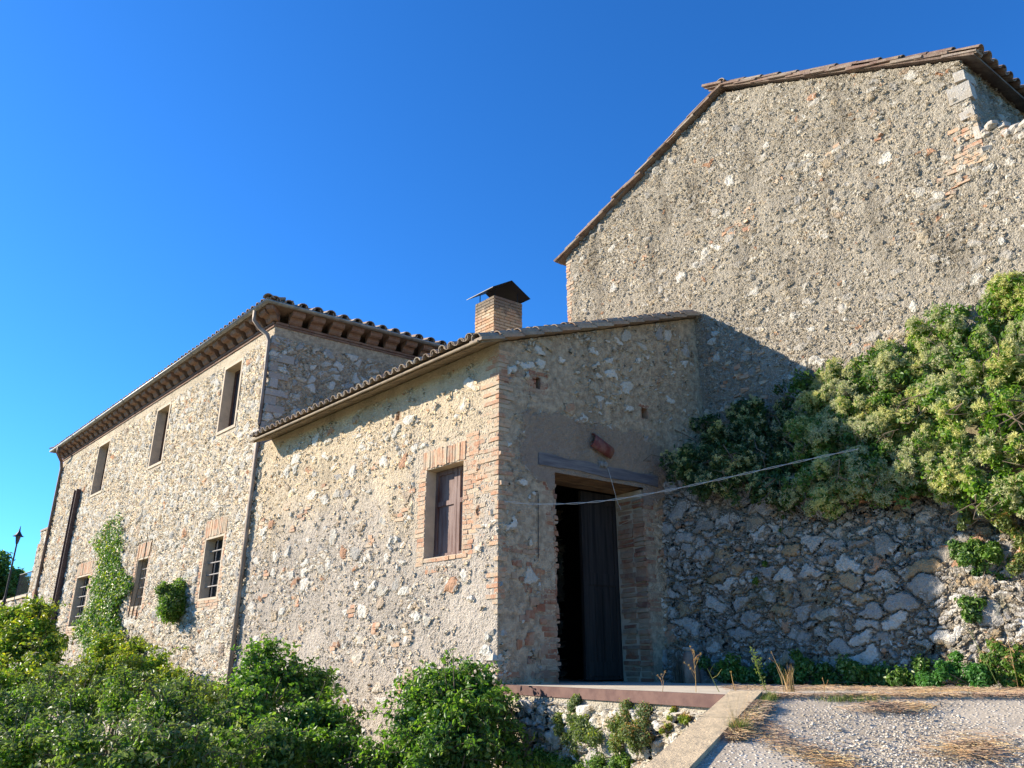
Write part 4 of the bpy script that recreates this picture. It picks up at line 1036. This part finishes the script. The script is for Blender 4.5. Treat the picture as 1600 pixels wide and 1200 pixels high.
def shrub(name, label, cl, dens, size, mat, stems=True, extra=None, cat='shrub', group=None, spread=.7, nshoot=16):
    o = thing(name, label, cat, group); P = []; N = []; cs = []
    for q in cl:
        c, r = clump(*q[:4]); k = max(5, int(5)); cs.append((c, r))
        for _ in range(16):    # sub-lumps make the outline uneven
            dd_ = rng.normal(0, 1, 3); dd_ /= np.linalg.norm(dd_); a = c+dd_*r*rng.uniform(.2, .85); rr = r*rng.uniform(.18, .46)
            n = int(dens*rr*rr*40); p_, n_2 = lump(a, rr, n, shell=.4); P.append(p_); N.append(n_2)
    P = np.vstack(P); N = np.vstack(N); k = P[:, 2] > LOW; P, N = P[k], N[k]
    leafcloud('foliage', P, N+Z3*.3, size, mat, o, spread=spread)
    if extra:
        k = rng.random(len(P)) < extra[1]; leafcloud('young_leaf', P[k]+N[k]*.05, N[k]+Z3*.4, size*.95, extra[0], o)
    mb = MB()
    for c, r in cs:
        for _ in range(5):
            b = np.array([c[0]+rng.normal(0, r*.25), c[1]+rng.normal(0, r*.25), max(LOW-.05, c[2]-r*2.5)]); e_ = c+rng.normal(0, r*.5, 3)
            mb.tube([b, (b+e_)/2+rng.normal(0, r*.1, 3), e_], [.018, .012, .005], 5)
        for _ in range(10):   # shoots that break the outline
            dd_ = rng.normal(0, 1, 3)+Z3*.8; dd_ /= np.linalg.norm(dd_); a = c+dd_*r*.7; e_ = c+dd_*r*rng.uniform(1.05, 1.3)+rng.normal(0, r*.08, 3)
            mb.tube([a, (a+e_)/2, e_], [.005, .004, .002], 4)
    SP = []; SN = []
    for c, r in cs:
        for _ in range(nshoot):
            dd_ = rng.normal(0, 1, 3)+Z3*1.1-np.array([0, .5, 0]); dd_ /= np.linalg.norm(dd_); a = c+dd_*r*.6; Ls = r*rng.uniform(.5, 1.05); sd_ = unit(np.array([dd_[0], dd_[1], 0])+rng.normal(0, .3, 3)*np.array([1, 1, 0]))
            pts = [a+dd_*Ls*t_+sd_*Ls*.5*t_*t_-Z3*Ls*.35*t_**3 for t_ in np.linspace(0, 1, 6)]; mb.tube(pts, [.006, .005, .004, .003, .0025, .0015], 4)
            nl = int(Ls/size*4)+3
            for t_ in rng.uniform(.25, 1, nl): i_ = min(4, int(t_*5)); f_ = t_*5-i_; SP.append(pts[i_]*(1-f_)+pts[i_+1]*f_+rng.normal(0, size*.4, 3)); SN.append(dd_+Z3*.4)
    if SP: leafcloud('shoot_leaf', SP, SN, size*.95, extra[0] if extra else mat, o)
    mb.build('stem', M['bark'], o)
    return o, cs
shrub('shrub', 'bright green shrub against the left end of the farmhouse beside the steel channel', [(58, 985, 17, 34), (25, 1010, 17, 36), (70, 1020, 16.5, 30), (-15, 1010, 18, 46), (35, 1070, 16, 46), (80, 1080, 15, 36), (-20, 1090, 15, 55), (62, 958, 17.3, 22), (12, 975, 17.6, 26)], 110, .09, M['bush'], extra=(M['yellow'], .35))
shrub('bramble', 'wide tangled bramble thicket filling the lower left foreground', [(40, 1130, 9.5, 55), (120, 1105, 10.5, 50), (190, 1100, 10, 46), (255, 1120, 9.5, 50), (315, 1150, 9.5, 44), (30, 1190, 8, 62), (120, 1180, 7.6, 60), (215, 1185, 7.4, 62), (300, 1200, 7.6, 60), (365, 1190, 8.2, 52), (-20, 1150, 9, 60), (290, 1100, 10.5, 40), (350, 1120, 10.2, 34), (75, 1090, 11, 40)], 200, .052, M['bush'], extra=(M['pale'], .40))
shrub('climber_base', 'yellowish green climber heaped at the foot of the ivy column', [(200, 1060, 17.5, 40), (155, 1060, 18, 34), (245, 1050, 17, 36), (270, 1080, 15.5, 34), (170, 1020, 20, 28), (210, 1020, 19.5, 24), (110, 1080, 18, 30), (320, 1100, 14, 34)], 110, .08, M['bush'], extra=(M['yellow'], .55))
shrub('leafy_bush', 'dense leafy green bush under the middle of the long wall, left of the ragged gap', [(415, 1045, 11.5, 40), (395, 1080, 11, 42), (455, 1075, 11.5, 42), (495, 1085, 11.5, 38), (410, 1130, 10.5, 56), (480, 1140, 10.5, 52), (540, 1150, 10.5, 36), (430, 1185, 9.5, 56), (520, 1190, 9.8, 46), (380, 1160, 10, 50)], 170, .068, M['bushdark'], extra=(M['bush'], .45))
shrub('round_bush', 'round dark green bush below the shuttered window by the terrace corner', [(690, 1070, 9.6, 42), (655, 1095, 9.6, 34), (730, 1080, 9.4, 42), (700, 1120, 9.2, 54), (755, 1120, 9.1, 42), (660, 1150, 9.2, 48), (735, 1165, 9., 56), (690, 1190, 8.8, 60), (790, 1165, 9.2, 34), (775, 1110, 9.6, 26), (810, 1195, 9.0, 26), (610, 1185, 9.4, 40), (575, 1200, 9.6, 30)], 200, .062, M['bushdark'], extra=(M['bush'], .3))
# plant hanging on the house wall, ivy column, thin creeper
wsp, wzp = on(287, 940, D, dL)
def wallball(name, label, s, z, r, n, size, mat, extra=None):
    o = thing(name, label, 'wall plant'); P = []; N = []
    for _ in range(18):
        dd_ = rng.normal(0, 1, 3); dd_ /= np.linalg.norm(dd_); dd_ = dd_*np.array([.8, .8, 1.2]); c = p3(D, dL, s, z)+n3A*(r*.45)+dd_*r*rng.uniform(.2, .85); p_, n_2 = lump(c, r*rng.uniform(.22, .5), n//14, 1.1, .25); P.append(p_); N.append(n_2)
    P = np.vstack(P); N = np.vstack(N); leafcloud('foliage', P, N+Z3*.3, size, mat, o, spread=.6)
    if extra: k = rng.random(len(P)) < .3; leafcloud('young_leaf', P[k]+N[k]*.03, N[k], size, extra, o)
    mb = MB(); r0 = p3(D, dL, s, z-r*.3)-n3A*.02
    for _ in range(12): e_ = P[rng.integers(len(P))]; mb.tube([r0, (r0+e_)/2+Z3*.04, e_], [.012, .008, .003], 4)
    mb.build('stem', M['bark'], o); return o
wallball('caper_bush', 'round leafy plant growing out of the wall left of the nearest barred window', wsp, wzp, .50, 9000, .06, M['bush'], M['pale'])
iv = thing('ivy', 'tall column of ivy climbing the farmhouse wall between the barred windows', 'ivy')
P = []; N = []
for k in range(90000):
    if len(P) > 11000: break
    u = rng.uniform(120, 215); v = rng.uniform(800, 1050)
    f = (v-800)/250; cu = 186-26*f+6*math.sin(v*.05); hw = 16+14*min(1, f*1.6)+6*math.sin(v*.09+1)
    q = abs(u-cu)/hw; pr = 1.15-q**3 if q < 1.15 else 0; pr *= min(1., .05+f*2.2) if v < 900 else 1
    if rng.random() < pr:
        s, z = on(u, v, D, dL); o_ = .03+rng.random()**1.5*(.10+.22*f); P.append(p3(D, dL, s, z)+n3A*o_); N.append(n3A+Z3*.4)
leafcloud('foliage', P, N, .085, M['ivy'], iv, spread=.45)
k = rng.random(len(P)) < .22; leafcloud('young_leaf', np.array(P)[k]+n3A*.04, np.array(N)[k], .085, M['yellow'], iv, spread=.45)
mb = MB()
for k in range(7):
    s, z = on(168+k*5, 1040, D, dL); pts = []
    for j in range(9): zz = -1.2+j*.62*rng.uniform(.9, 1.05); pts.append(p3(D, dL, s-.02*j*(k-3)+rng.normal(0, .05), zz)+n3A*.03)
    mb.tube(pts, list(np.linspace(.022, .006, 9)), 5)
mb.build('stem', M['bark'], iv)

# clematis / ivy on the bank
def bank_region():
    """sample leaf anchor points on the bulging plant mass over the bank"""
    pass
def fluff(name, P, r, mat, parent, n=34):
    """seed heads: balls of fine plumes"""
    P = np.asarray(P); m = len(P); d = rng.normal(0, 1, (m, n, 3)); d /= np.linalg.norm(d, axis=2)[..., None]
    t = np.cross(d, rng.normal(0, 1, (m, n, 3))); t /= np.linalg.norm(t, axis=2)[..., None]+1e-9
    R1 = r*rng.uniform(.7, 1.25, (m, n, 1)); c = P[:, None, :]
    a = c+d*R1*.1; b = c+d*R1*.72+t*R1*.10; e_ = c+d*R1+t*R1*.0; f_ = c+d*R1*.72-t*R1*.10
    V = np.stack([a, b, e_, f_], 2).reshape(-1, 3); k = np.arange(m*n)*4; F = np.stack([k, k+1, k+2, k+3], 1)
    return mesh_np(name, V, F, mat, parent)
def bank_mass(label, boxes, dens, size, leafm, fl, flsize=.05, name='clematis', seedm='fluff'):
    o = thing(name, label, 'climbing plant'); P = []; N = []; FP = []
    for (u, v, y, r) in boxes:
        c, rr = clump(u, v, y, r)
        for _ in range(12):
            dd_ = rng.normal(0, 1, 3)*np.array([1, .6, 1]); dd_ /= np.linalg.norm(dd_); a = c+dd_*rr*rng.uniform(.2, .95); r2 = rr*rng.uniform(.18, .45)
            p_, n_2 = lump(a, r2, int(dens*r2*r2*40), shell=.4); P.append(p_); N.append(n_2)
            if fl and rng.random() < .55:
                m = int(fl*r2*r2*620); q = rng.normal(0, 1, (m, 3)); q[:, 1] -= .5; q[:, 0] -= .3; q[:, 2] += .2; q /= np.linalg.norm(q, axis=1)[:, None]
                FP.append(a+q*r2*rng.uniform(.85, 1.12, (m, 1)))
    P = np.vstack(P); N = np.vstack(N); leafcloud('foliage', P, N+Z3*.2, size, leafm, o, spread=.7)
    if FP: fluff('seed_head', np.vstack(FP), flsize, M[seedm], o)
    mb = MB()
    for _ in range(70):
        a = P[rng.integers(len(P))]-v3(nA)*-.05; pts = [a]
        for j in range(5): pts.append(pts[-1]+rng.normal(0, .10, 3)-Z3*.05)
        mb.tube(pts, [.009, .008, .006, .005, .003, .002], 4)
    mb.build('stem', M['bark'], o); return o
def yR(u, v, off=0):     # depth of the retaining wall plane (batter ignored) at a pixel
    s, z = on(u, v, RP, RD); return (RP+RD*s)[1]+off
def yT(u, v, off=0):
    s, z = on(u, v, T0, -dT); return (T0-dT*s)[1]+off
Bx = []
# left shaded mass, middle sunlit mass, right mass: from the wall head (low, near) up to the barn face (high, far)
def col_boxes(u, vtop, vbot, r, n):
    out = []
    for k in range(n):
        f = k/(n-1); v = vtop+r*.8+(vbot-vtop-r*1.5)*f; yt, yb = yT(u, v), yR(u, v)
        out.append((u+rng.uniform(-8, 8), v, yt*(1-f)+yb*f-.10*math.sin(f*3.1)*2-.12, r*rng.uniform(.85, 1.1)))
    return out
L1 = []
for u, vt, vb in ((1075, 680, 770), (1105, 640, 775), (1145, 625, 780), (1185, 612, 785), (1225, 602, 795)): L1 += col_boxes(u, vt, vb, 34, 4)
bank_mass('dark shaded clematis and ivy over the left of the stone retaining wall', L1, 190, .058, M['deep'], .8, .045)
L2 = []
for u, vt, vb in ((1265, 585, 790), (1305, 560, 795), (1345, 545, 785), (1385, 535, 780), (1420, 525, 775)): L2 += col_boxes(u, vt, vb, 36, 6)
bank_mass('sunlit clematis with pale fluffy seed heads over the middle of the retaining wall', L2, 170, .056, M['mid'], 3.2, .045)
L3 = []
for u, vt, vb in ((1460, 505, 770), (1500, 485, 775), (1545, 455, 785), (1590, 430, 790), (1630, 420, 800), (1670, 410, 800)): L3 += col_boxes(u, vt, vb, 40, 6)
bank_mass('green clematis with clusters of seed heads climbing the barn foot at the right edge', L3, 170, .058, M['bush'], 2.0, .048)
# plants on the retaining wall face and at its foot
def tuft(name, label, pts, r, n, size, mat, cat='plant', up=0., mat2=None):
    o = thing(name, label, cat); P = []; N = []
    for c in pts:
        for _ in range(4): a = np.asarray(c)+rng.normal(0, r*.5, 3); p_, n_2 = lump(a, r*rng.uniform(.4, .75), n//4, .9, .25); P.append(p_); N.append(n_2)
    P = np.vstack(P); N = np.vstack(N)
    leafcloud('foliage', P, N+Z3*(.5+up), size, mat, o, spread=.6)
    if mat2: k = rng.random(len(P)) < .35; leafcloud('dry_leaf', P[k]+.02, N[k], size, mat2, o)
    mb = MB()
    for _ in range(8): e_ = P[rng.integers(len(P))]; b = np.asarray(pts[rng.integers(len(pts))])-Z3*r*.7; mb.tube([b, (b+e_)/2, e_], [.006, .004, .002], 4)
    mb.build('stem', M['bark'], o); return o
def onR(u, v, off=.08):
    s, z = on(u, v, RP, RD); q = RP+RD*s+RN*(off-.10*(z-FLOOR)); return np.array([q[0], q[1], z])
tuft('fern', 'dark creeping plant in the shaded stones near the right end of the retaining wall', [onR(1515, 865), onR(1540, 850), onR(1500, 880), onR(1560, 870), onR(1530, 890), onR(1490, 855), onR(1520, 930), onR(1530, 960)], .12, 900, .045, M['bushdark'])
tuft('fern', 'yellow green sunlit weed on the retaining wall at the right edge', [onR(1590, 850), onR(1600, 880), onR(1575, 835), onR(1610, 840)], .12, 900, .04, M['pale'], mat2=M['dry'])
tuft('fern', 'small dark creeper in the upper left stones of the retaining wall', [onR(1215, 810), onR(1210, 850), onR(1195, 880), onR(1180, 905), onR(1220, 830)], .06, 260, .04, M['bushdark'])
tuft('fern', 'green sprigs hanging over the sunlit stones at the wall head', [onR(1500, 790, .2), onR(1510, 815, .15), onR(1545, 800, .2), onR(1580, 790, .2)], .09, 500, .045, M['pale'])
def onG(u, v, z=FLOOR): d = ray(u, v); return d*(z/d[2])
def gy(u, y, z=FLOOR): # ground point at column u and depth y
    d = ray(u, 1060); return np.array([d[0]/d[1]*y, y, z])
foot = []
for u in range(1130, 1440, 22):
    s, z = on(u, 1040, RP, RD); q = RP+RD*s+RN*rng.uniform(.1, .3); foot.append(np.array([q[0], q[1], FLOOR+rng.uniform(.05, .22)]))
tuft('undergrowth', 'dark low undergrowth along the shaded foot of the retaining wall', foot, .15, 700, .05, M['bushdark'])
gp = []
for u in (1470, 1490, 1510, 1530, 1555): 
    s, z = on(u, 1050, RP, RD); q = RP+RD*s+RN*.45; gp.append(np.array([q[0], q[1], FLOOR+.10+.05*rng.random()]))
tuft('parsley_plant', 'bright green feathery plant at the foot of the retaining wall', gp, .13, 1500, .035, M['bright'], up=.5)
gp = []
for u in (1565, 1590, 1615): 
    s, z = on(u, 1050, RP, RD); q = RP+RD*s+RN*.25
    for k in range(3): gp.append(np.array([q[0], q[1], FLOOR+.08+k*.12]))
tuft('weed_clump', 'tall green and rusty weeds at the foot of the wall by the right edge', gp, .12, 600, .04, M['bush'], mat2=M['dry'])
# tufts on the terrace wall
def onF(u, v, off=.07): s, z = on(u, v, C, FD); q = C+FD*s+FN*off; return np.array([q[0], q[1], z])
tuft('wall_weed', 'bright green weed on the terrace wall below the steel edge, left tuft', [onF(905, 1125), onF(915, 1150), onF(890, 1140), onF(930, 1140), onF(910, 1105, .04), onF(945, 1160)], .13, 1300, .028, M['pale'], mat2=M['yellow'])
tuft('wall_weed', 'olive weed on the terrace wall, middle tuft', [onF(975, 1140), onF(1000, 1140), onF(985, 1165), onF(1010, 1160), onF(1020, 1135), onF(990, 1120, .04)], .12, 1200, .026, M['pale'], mat2=M['dry'])
tuft('wall_weed', 'leafy green weed at the bottom edge of the terrace wall', [onF(900, 1185), onF(930, 1195), onF(960, 1190), onF(880, 1200), onF(990, 1200), onF(860, 1190)], .14, 1500, .032, M['bush'], mat2=M['pale'])
tuft('wall_weed', 'small reddish weed beside the sandy coping', [onF(1062, 1118, .05), onF(1050, 1140, .05), onF(1078, 1128, .05)], .05, 600, .026, M['yellow'], mat2=M['dry'])
# dry stalks and grasses
def blades(name, P, h, w_, mat, lean=.35, parent=None):
    P = np.asarray(P); n = len(P); a = rng.uniform(0, 6.283, n); hh = h*rng.uniform(.4, 1.2, n); ln = lean*hh*rng.uniform(.2, 1.3, n)
    dx = np.stack([np.cos(a), np.sin(a), np.zeros(n)], 1); sd_ = np.stack([-np.sin(a+.4), np.cos(a+.4), np.zeros(n)], 1)*w_/2
    m1 = P+dx*(ln*.35)[:, None]+Z3*(hh*.55)[:, None]; tp = P+dx*ln[:, None]+Z3*hh[:, None]
    V = np.stack([P-sd_, P+sd_, m1+sd_*.8, m1-sd_*.8, tp+sd_*.2, tp-sd_*.2], 1).reshape(-1, 3); k = np.arange(n)*6
    F = np.concatenate([np.stack([k, k+1, k+2, k+3], 1), np.stack([k+3, k+2, k+4, k+5], 1)])
    return mesh_np(name, V, F, mat, parent)
gr = thing('grass_tuft', 'green and dry grass growing along the inner edge of the coping', 'grass tuft')
P = []
for k in range(1500):
    t_ = rng.random()**1.0; q = K1-KD*(t_*.75-.05)-KN*(.17+abs(rng.normal(0, .03)));
    P.append(np.array([*q, ramp_z(*q)-.005]))
P = np.array(P); blades('blade', P, .055, .004, M['grass'], .9, gr)
gr = thing('grass_tuft', 'wiry green sprig growing beside the lower coping block', 'grass tuft')
q0 = K1-KD*1.02-KN*.19
P = np.array([[*(q0+rng.normal(0, .03, 2)), ramp_z(*q0)-.005] for _ in range(260)]); blades('blade', P, .10, .003, M['grass'], .8, gr); 
P = np.array([[*(q0+rng.normal(0, .02, 2)), ramp_z(*q0)-.005] for _ in range(26)]); blades('stalk', P, .24, .002, M['dry'], .9, gr)
for (u, v, n_, lab) in ((1385-70, 1100, 260, 'low green tuft at the back edge of the gravel, left of the needle pile'), (1345, 1106, 160, 'small green tuft at the gravel edge next to the needle pile')):
    gr = thing('grass_tuft', lab, 'grass tuft'); c_ = at(u, v, 6.35); z_ = ramp_z(0, 6.35)
    P = np.array([[c_[0]+rng.normal(0, .10), 6.33+rng.normal(0, .04), z_-.01] for _ in range(n_)]); blades('blade', P, .05, .004, M['grass'], .9, gr)
# pine needles as litter
def strewn(name, P, ln, w_, mat, label, cat, tilt=.12):
    P = np.asarray(P); n = len(P); a = rng.uniform(0, 6.283, n); d = np.stack([np.cos(a), np.sin(a), rng.normal(0, tilt, n)], 1)*(ln*rng.uniform(.5, 1.3, n))[:, None]/2
    sd_ = np.stack([-np.sin(a), np.cos(a), np.zeros(n)], 1)*w_/2; up = np.zeros((n, 3)); up[:, 2] = w_*.6
    V = np.stack([P-d-sd_, P-d+sd_, P+d+sd_, P+d-sd_, P-d+up, P+d+up], 1).reshape(-1, 3); k = np.arange(n)*6
    F = np.concatenate([np.stack([k, k+3, k+5, k+4], 1), np.stack([k+1, k+4, k+5, k+2], 1)])
    o = mesh_np(name, V, F, mat); return tag(o, label, cat, kind='stuff')
P = []
for k in range(2300):     # strip along the terrace, lit line in front of the shade
    u = rng.uniform(1130, 1640); f = (u-1100)/500; y = 8.5-1.2*f+rng.normal(0, .34)+.15*math.sin(u*.03); 
    q = gy(u, y); P.append(q+Z3*rng.uniform(.004, .03))
for k in range(1500):
    u = rng.uniform(1180, 1620); y = 6.45+abs(rng.normal(0, .06))-.05; q = gy(u, y); q[2] = FLOOR+rng.uniform(.003, .02) if y > 6.41 else ramp_z(0, y)+.01; P.append(q)
for k in range(620):     # streaks on the gravel
    t_ = rng.random(); u = 1165+150*t_+rng.normal(0, 14)+8*math.sin(t_*9); v = 1140+62*t_+rng.normal(0, 8); r_ = ray(u, v); y = 1.51/(.1987-r_[2]/r_[1]); q = r_*(y/r_[1]); q[2] = ramp_z(0, y)+rng.uniform(.008, .03); P.append(q)
for k in range(600):
    a_ = rng.random()**.7; u, v = 1520+rng.normal(0, 46*a_+6), 1176+rng.normal(0, 15*a_+2); r_ = ray(u, v); y = 1.51/(.1987-r_[2]/r_[1]); q = r_*(y/r_[1]); q[2] = ramp_z(0, y)+rng.uniform(.008, .05); P.append(q)
for k in range(420):
    u, v = 1395+rng.normal(0, 36), 1109+rng.normal(0, 4); r_ = ray(u, v); y = 1.51/(.1987-r_[2]/r_[1]); q = r_*(y/r_[1]); q[2] = ramp_z(0, y)+rng.uniform(.008, .04); P.append(q)
for k in range(1300):
    t_ = rng.random(); q = K1-KD*(.25+1.*t_)-KN*(.17+abs(rng.normal(0, .035))); P.append(np.array([*q, ramp_z(*q)+rng.uniform(.008, .05)]))
strewn('pine_needles', P, .15, .0028, M['needle'], 'rust coloured fallen pine needles strewn over terrace and gravel', 'needle litter')
# loose pebbles
mb = MB(); P = []
for k in range(5200):
    u = rng.uniform(1080, 1640); v = 1110+95*rng.random()**.8; r_ = ray(u, v); y = 1.51/(.1987-r_[2]/r_[1])
    q = r_*(y/r_[1]); q[2] = ramp_z(0, y)+.006
    if (q[:2]-K1)@(-KN) < .2: continue
    if math.sin(q[0]*2.3+q[1]*1.1)+math.sin(q[0]*5.1-q[1]*3.7) > rng.uniform(.1, 1.6): continue
    P.append(q)
def pebbles(P, r0, r1):
    V0 = np.array([(1, 0, 0), (0, 1, 0), (-1, 0, 0), (0, -1, 0), (0, 0, 1), (0, 0, -1), (.6, .6, .5), (-.6, .6, .45), (-.6, -.6, .5), (.6, -.6, .4)])
    T0_ = np.array([(0, 6, 4), (0, 1, 6), (1, 4, 6), (1, 7, 4), (1, 2, 7), (2, 4, 7), (2, 8, 4), (2, 3, 8), (3, 4, 8), (3, 9, 4), (3, 0, 9), (0, 4, 9), (1, 0, 5), (2, 1, 5), (3, 2, 5), (0, 3, 5)])
    P = np.asarray(P); n = len(P); r = rng.uniform(r0, r1, (n, 1, 1))*(rng.random((n, 1, 1))**2*.8+.5); J = 1+rng.normal(0, .16, (n, 10, 3)); a = rng.uniform(0, 6.28, n)
    V = V0[None]*J*r*np.array([1.2, .9, .55]); ca, sa = np.cos(a)[:, None], np.sin(a)[:, None]
    X = V[..., 0]*ca-V[..., 1]*sa; Y = V[..., 0]*sa+V[..., 1]*ca; V[..., 0] = X; V[..., 1] = Y; V += P[:, None]
    return V.reshape(-1, 3), (T0_[None]+(np.arange(n)*10)[:, None, None]).reshape(-1, 3)
V, F = pebbles(P, .003, .013)
tag(mesh_np('pebbles', V, F, M['pebble'], None, True), 'loose pale pebbles lying on the gravel ramp', 'pebbles', kind='stuff')
# stalks standing on the terrace
def stalk(name, label, base, h, branches, mat, headr=.0, leaf=None, lean=(0, 0)):
    o = thing(name, label, 'dry weed'); m = MB(); b = np.asarray(base, float); top = b+np.array([lean[0], lean[1], h]); md = (b+top)/2+rng.normal(0, .01, 3)
    m.tube([b, md, top], [.0035, .003, .0015], 5); tips = [top]
    for k in range(branches):
        t_ = rng.uniform(.3, .9); a = b*(1-t_)+top*t_; e_ = a+np.array([rng.normal(0, .04), rng.normal(0, .02), rng.uniform(.04, .10)]); m.tube([a, (a+e_)/2+rng.normal(0, .004, 3), e_], [.0022, .002, .001], 4); tips.append(e_)
    m.build('stem', mat, o)
    if headr: fluff('seed_head', tips, headr, mat, o, 26)
    if leaf: P_ = [b*(1-t_)+top*t_+rng.normal(0, .012, 3) for t_ in rng.uniform(.1, 1, 60)]+[tp+rng.normal(0, .015, 3) for tp in tips for _ in range(6)]; leafcloud('foliage', P_, [n3B]*len(P_), .022, leaf, o)
    return o
def gz2(u, y): return gy(u, y)
stalk('dry_weed', 'pale dry branching weed standing before the doorway side wall', gz2(1086, 7.4), .36, 9, M['dry'], .012)
stalk('dry_weed', 'short dry weed with one seed spike in front of the dark door', gz2(1034, 7.6), .15, 3, M['dry'], .012)
stalk('dry_weed', 'leaning green stalk right of the branching dry weed', gz2(1122, 7.5), .20, 2, M['grass'], .0, None, (-.09, 0))
stalk('dry_weed', 'thin upright stalk with round head in front of the rubble wall', gz2(1148, 7.5), .17, 0, M['dry'], .012, None, (-.03, 0))
stalk('dry_weed', 'grey green leafy sprig with open branches against the dark wall foot', gz2(1196, 7.4), .34, 6, M['grass'], .0, M['pale'], (-.10, 0))
gr = thing('grass_tuft', 'clump of straw coloured stalks at the lit edge of the shade', 'grass tuft')
c_ = gz2(1232, 7.5); P = np.array([c_+np.array([rng.normal(0, .022), rng.normal(0, .02), 0]) for _ in range(40)]); blades('blade', P, .22, .006, M['dry'], .28, gr)
stalk('dry_weed', 'slender bent stalk with white buds rising out of the straw clump', gz2(1232, 7.5), .34, 1, M['dry'], .010, None, (-.13, 0))
stalk('dry_weed', 'tiny dry stalk at the needle strip, right of the straw clump', gz2(1285, 7.4), .12, 1, M['dry'], .008)
stalk('dry_weed', 'tall thin flowering stalk leaning over the bright green plant', gz2(1560, 7.6), .62, 7, M['grass'], .010, None, (-.22, 0))
stalk('dry_weed', 'straight straw stalk by the right edge', gz2(1588, 7.6), .50, 3, M['dry'], .008)
# rusty stump of clay pipe / dry stump near the wall corner
st_ = thing('broken_flue', 'broken reddish clay flue with a flat stone on it beside dry stalks', 'clay flue')
s, z = on(1096, 1030, RP, RD); q = RP+RD*s+RN*.28
m = MB(); pr_ = [(.0, .13), (.12, .125), (.25, .12), (.36, .10), (.42, .075)]
m.tube([(q[0], q[1], FLOOR-.02+a) for a, _ in pr_], [b for _, b in pr_], 12); m.build('flue', M['tilered'], st_, True)
m = MB(); rocks(m, [np.array([q[0]-.02, q[1], FLOOR+.44])], .07, .08, .35); m.build('cap_stone', M['palest'], st_)
gr = thing('dry_stalks', 'brown bundle of dead stalks left of the clay flue', 'dead plant')
P = np.array([[q[0]-.17+rng.normal(0, .04), q[1]+rng.normal(0, .04), FLOOR] for _ in range(150)]); blades('blade', P, .42, .006, M['bark'], .10, gr)
# shrub at the left foot of the door wall inside terrace: none; tree behind the lamp
tr = thing('tree', 'dark leafy tree behind the street lamp at the far left', 'tree'); P = []; N = []
tc = at(15, 880, 44); depth = 44.
for _ in range(26):
    c = tc+np.array([rng.normal(-1.2, 1.1), rng.normal(0, 1.), rng.normal(-1.1, .6)]); p_, n_2 = lump(c, rng.uniform(.4, .75), 700, shell=.3); P.append(p_); N.append(n_2)
P = np.vstack(P); N = np.vstack(N); k = P[:, 2] < tc[2]+.9; leafcloud('crown', P[k], N[k], .22, M['bushdark'], tr)
m = MB(); m.tube([(tc[0]-1, tc[1], -2), (tc[0]-.9, tc[1], 1.5), (tc[0]-.7, tc[1], tc[2])], [.28, .22, .1], 8)
for _ in range(6): m.tube([(tc[0]-.9, tc[1], 2.), tc+np.array([rng.normal(-1, 1.2), rng.normal(0, 1), rng.normal(0, .6)])], [.09, .03], 6)
m.build('trunk', M['bark'], tr)

def join_into(root):
    w_ = [c for c in root.children if c.name.split('.')[0] == 'wall'][0]
    more = [c for c in root.children if c.name.split('.')[0] in ('brick_repair', 'brick_fragment', 'brick_quoin', 'door_brickwork', 'jamb_brick', 'quoin_stone', 'loose_stone', 'string_course')]
    for c in more:
        n_ = len(c.data.vertices); a = c.data.attributes.new('calm', 'FLOAT', 'POINT'); a.data.foreach_set('value', np.ones(n_, np.float32)); a = c.data.attributes.new('patch', 'FLOAT', 'POINT')
    if more:
        with bpy.context.temp_override(active_object=w_, object=w_, selected_objects=[w_]+more, selected_editable_objects=[w_]+more): bpy.ops.object.join()
for root in (ob, ho, bn, ru): join_into(root)

# ================================================================== cables
a_ = onB(*on(783, 783, C, dR), -.02); b_ = at(1350, 699, yR(1350, 699)+.1)
b_ = at(1348, 700, 9.3)
cb_ = thing('cable', 'pale twisted two strand cable slung from the corner to the clematis', 'cable')
pix = [(783, 783), (830, 788), (900, 787), (960, 781), (1040, 767), (1120, 750), (1200, 732), (1280, 714), (1348, 700)]
base = []
for i, (u, v) in enumerate(pix):
    f = (u-783)/(1348-783); y = a_[1]*(1-f)+b_[1]*f; base.append(at(u, v, y))
base = np.array(base); tt = np.linspace(0, len(base)-1, 150)
ctr = np.stack([np.interp(tt, range(len(base)), base[:, k]) for k in range(3)], 1)
ker = np.ones(15)/15; pad = np.vstack([np.repeat(ctr[:1], 7, 0), ctr, np.repeat(ctr[-1:], 7, 0)]); ctr = np.stack([np.convolve(pad[:, k], ker, 'valid') for k in range(3)], 1)
for ph in (0, math.pi):
    MB().tube([c+Z3*.009*math.cos(i*.33+ph)+np.array([0, 1, 0])*.009*math.sin(i*.33+ph) for i, c in enumerate(ctr)], .0032, 5).build('strand', M['cable'], cb_, True)
lc = [onB(*on(945, 733, C, dR), -.07), onB(*on(952, 760, C, dR), -.08), onB(*on(958, 785, C, dR), -.09), onB(*on(966, 798, C, dR), -.06), onB(*on(967, 790, C, dR), -.02)]
tag(MB().tube(lc, .004, 5).build('loose_wire', M['cable'], None, True), 'thin pale wire dangling from the insulator over the doorway', 'wire')

for nm, gl in (('dry_weed', 'dry weeds standing at the edge of the terrace'), ('grass_tuft', 'grass tufts round the gravel'), ('wall_weed', 'weeds growing out of the terrace wall'),
               ('fern', 'small plants in the retaining wall joints'), ('clematis', 'clematis masses over the retaining wall')):
    for o in bpy.data.objects:
        if o.parent is None and o.name.split('.')[0] == nm: o['group'] = gl
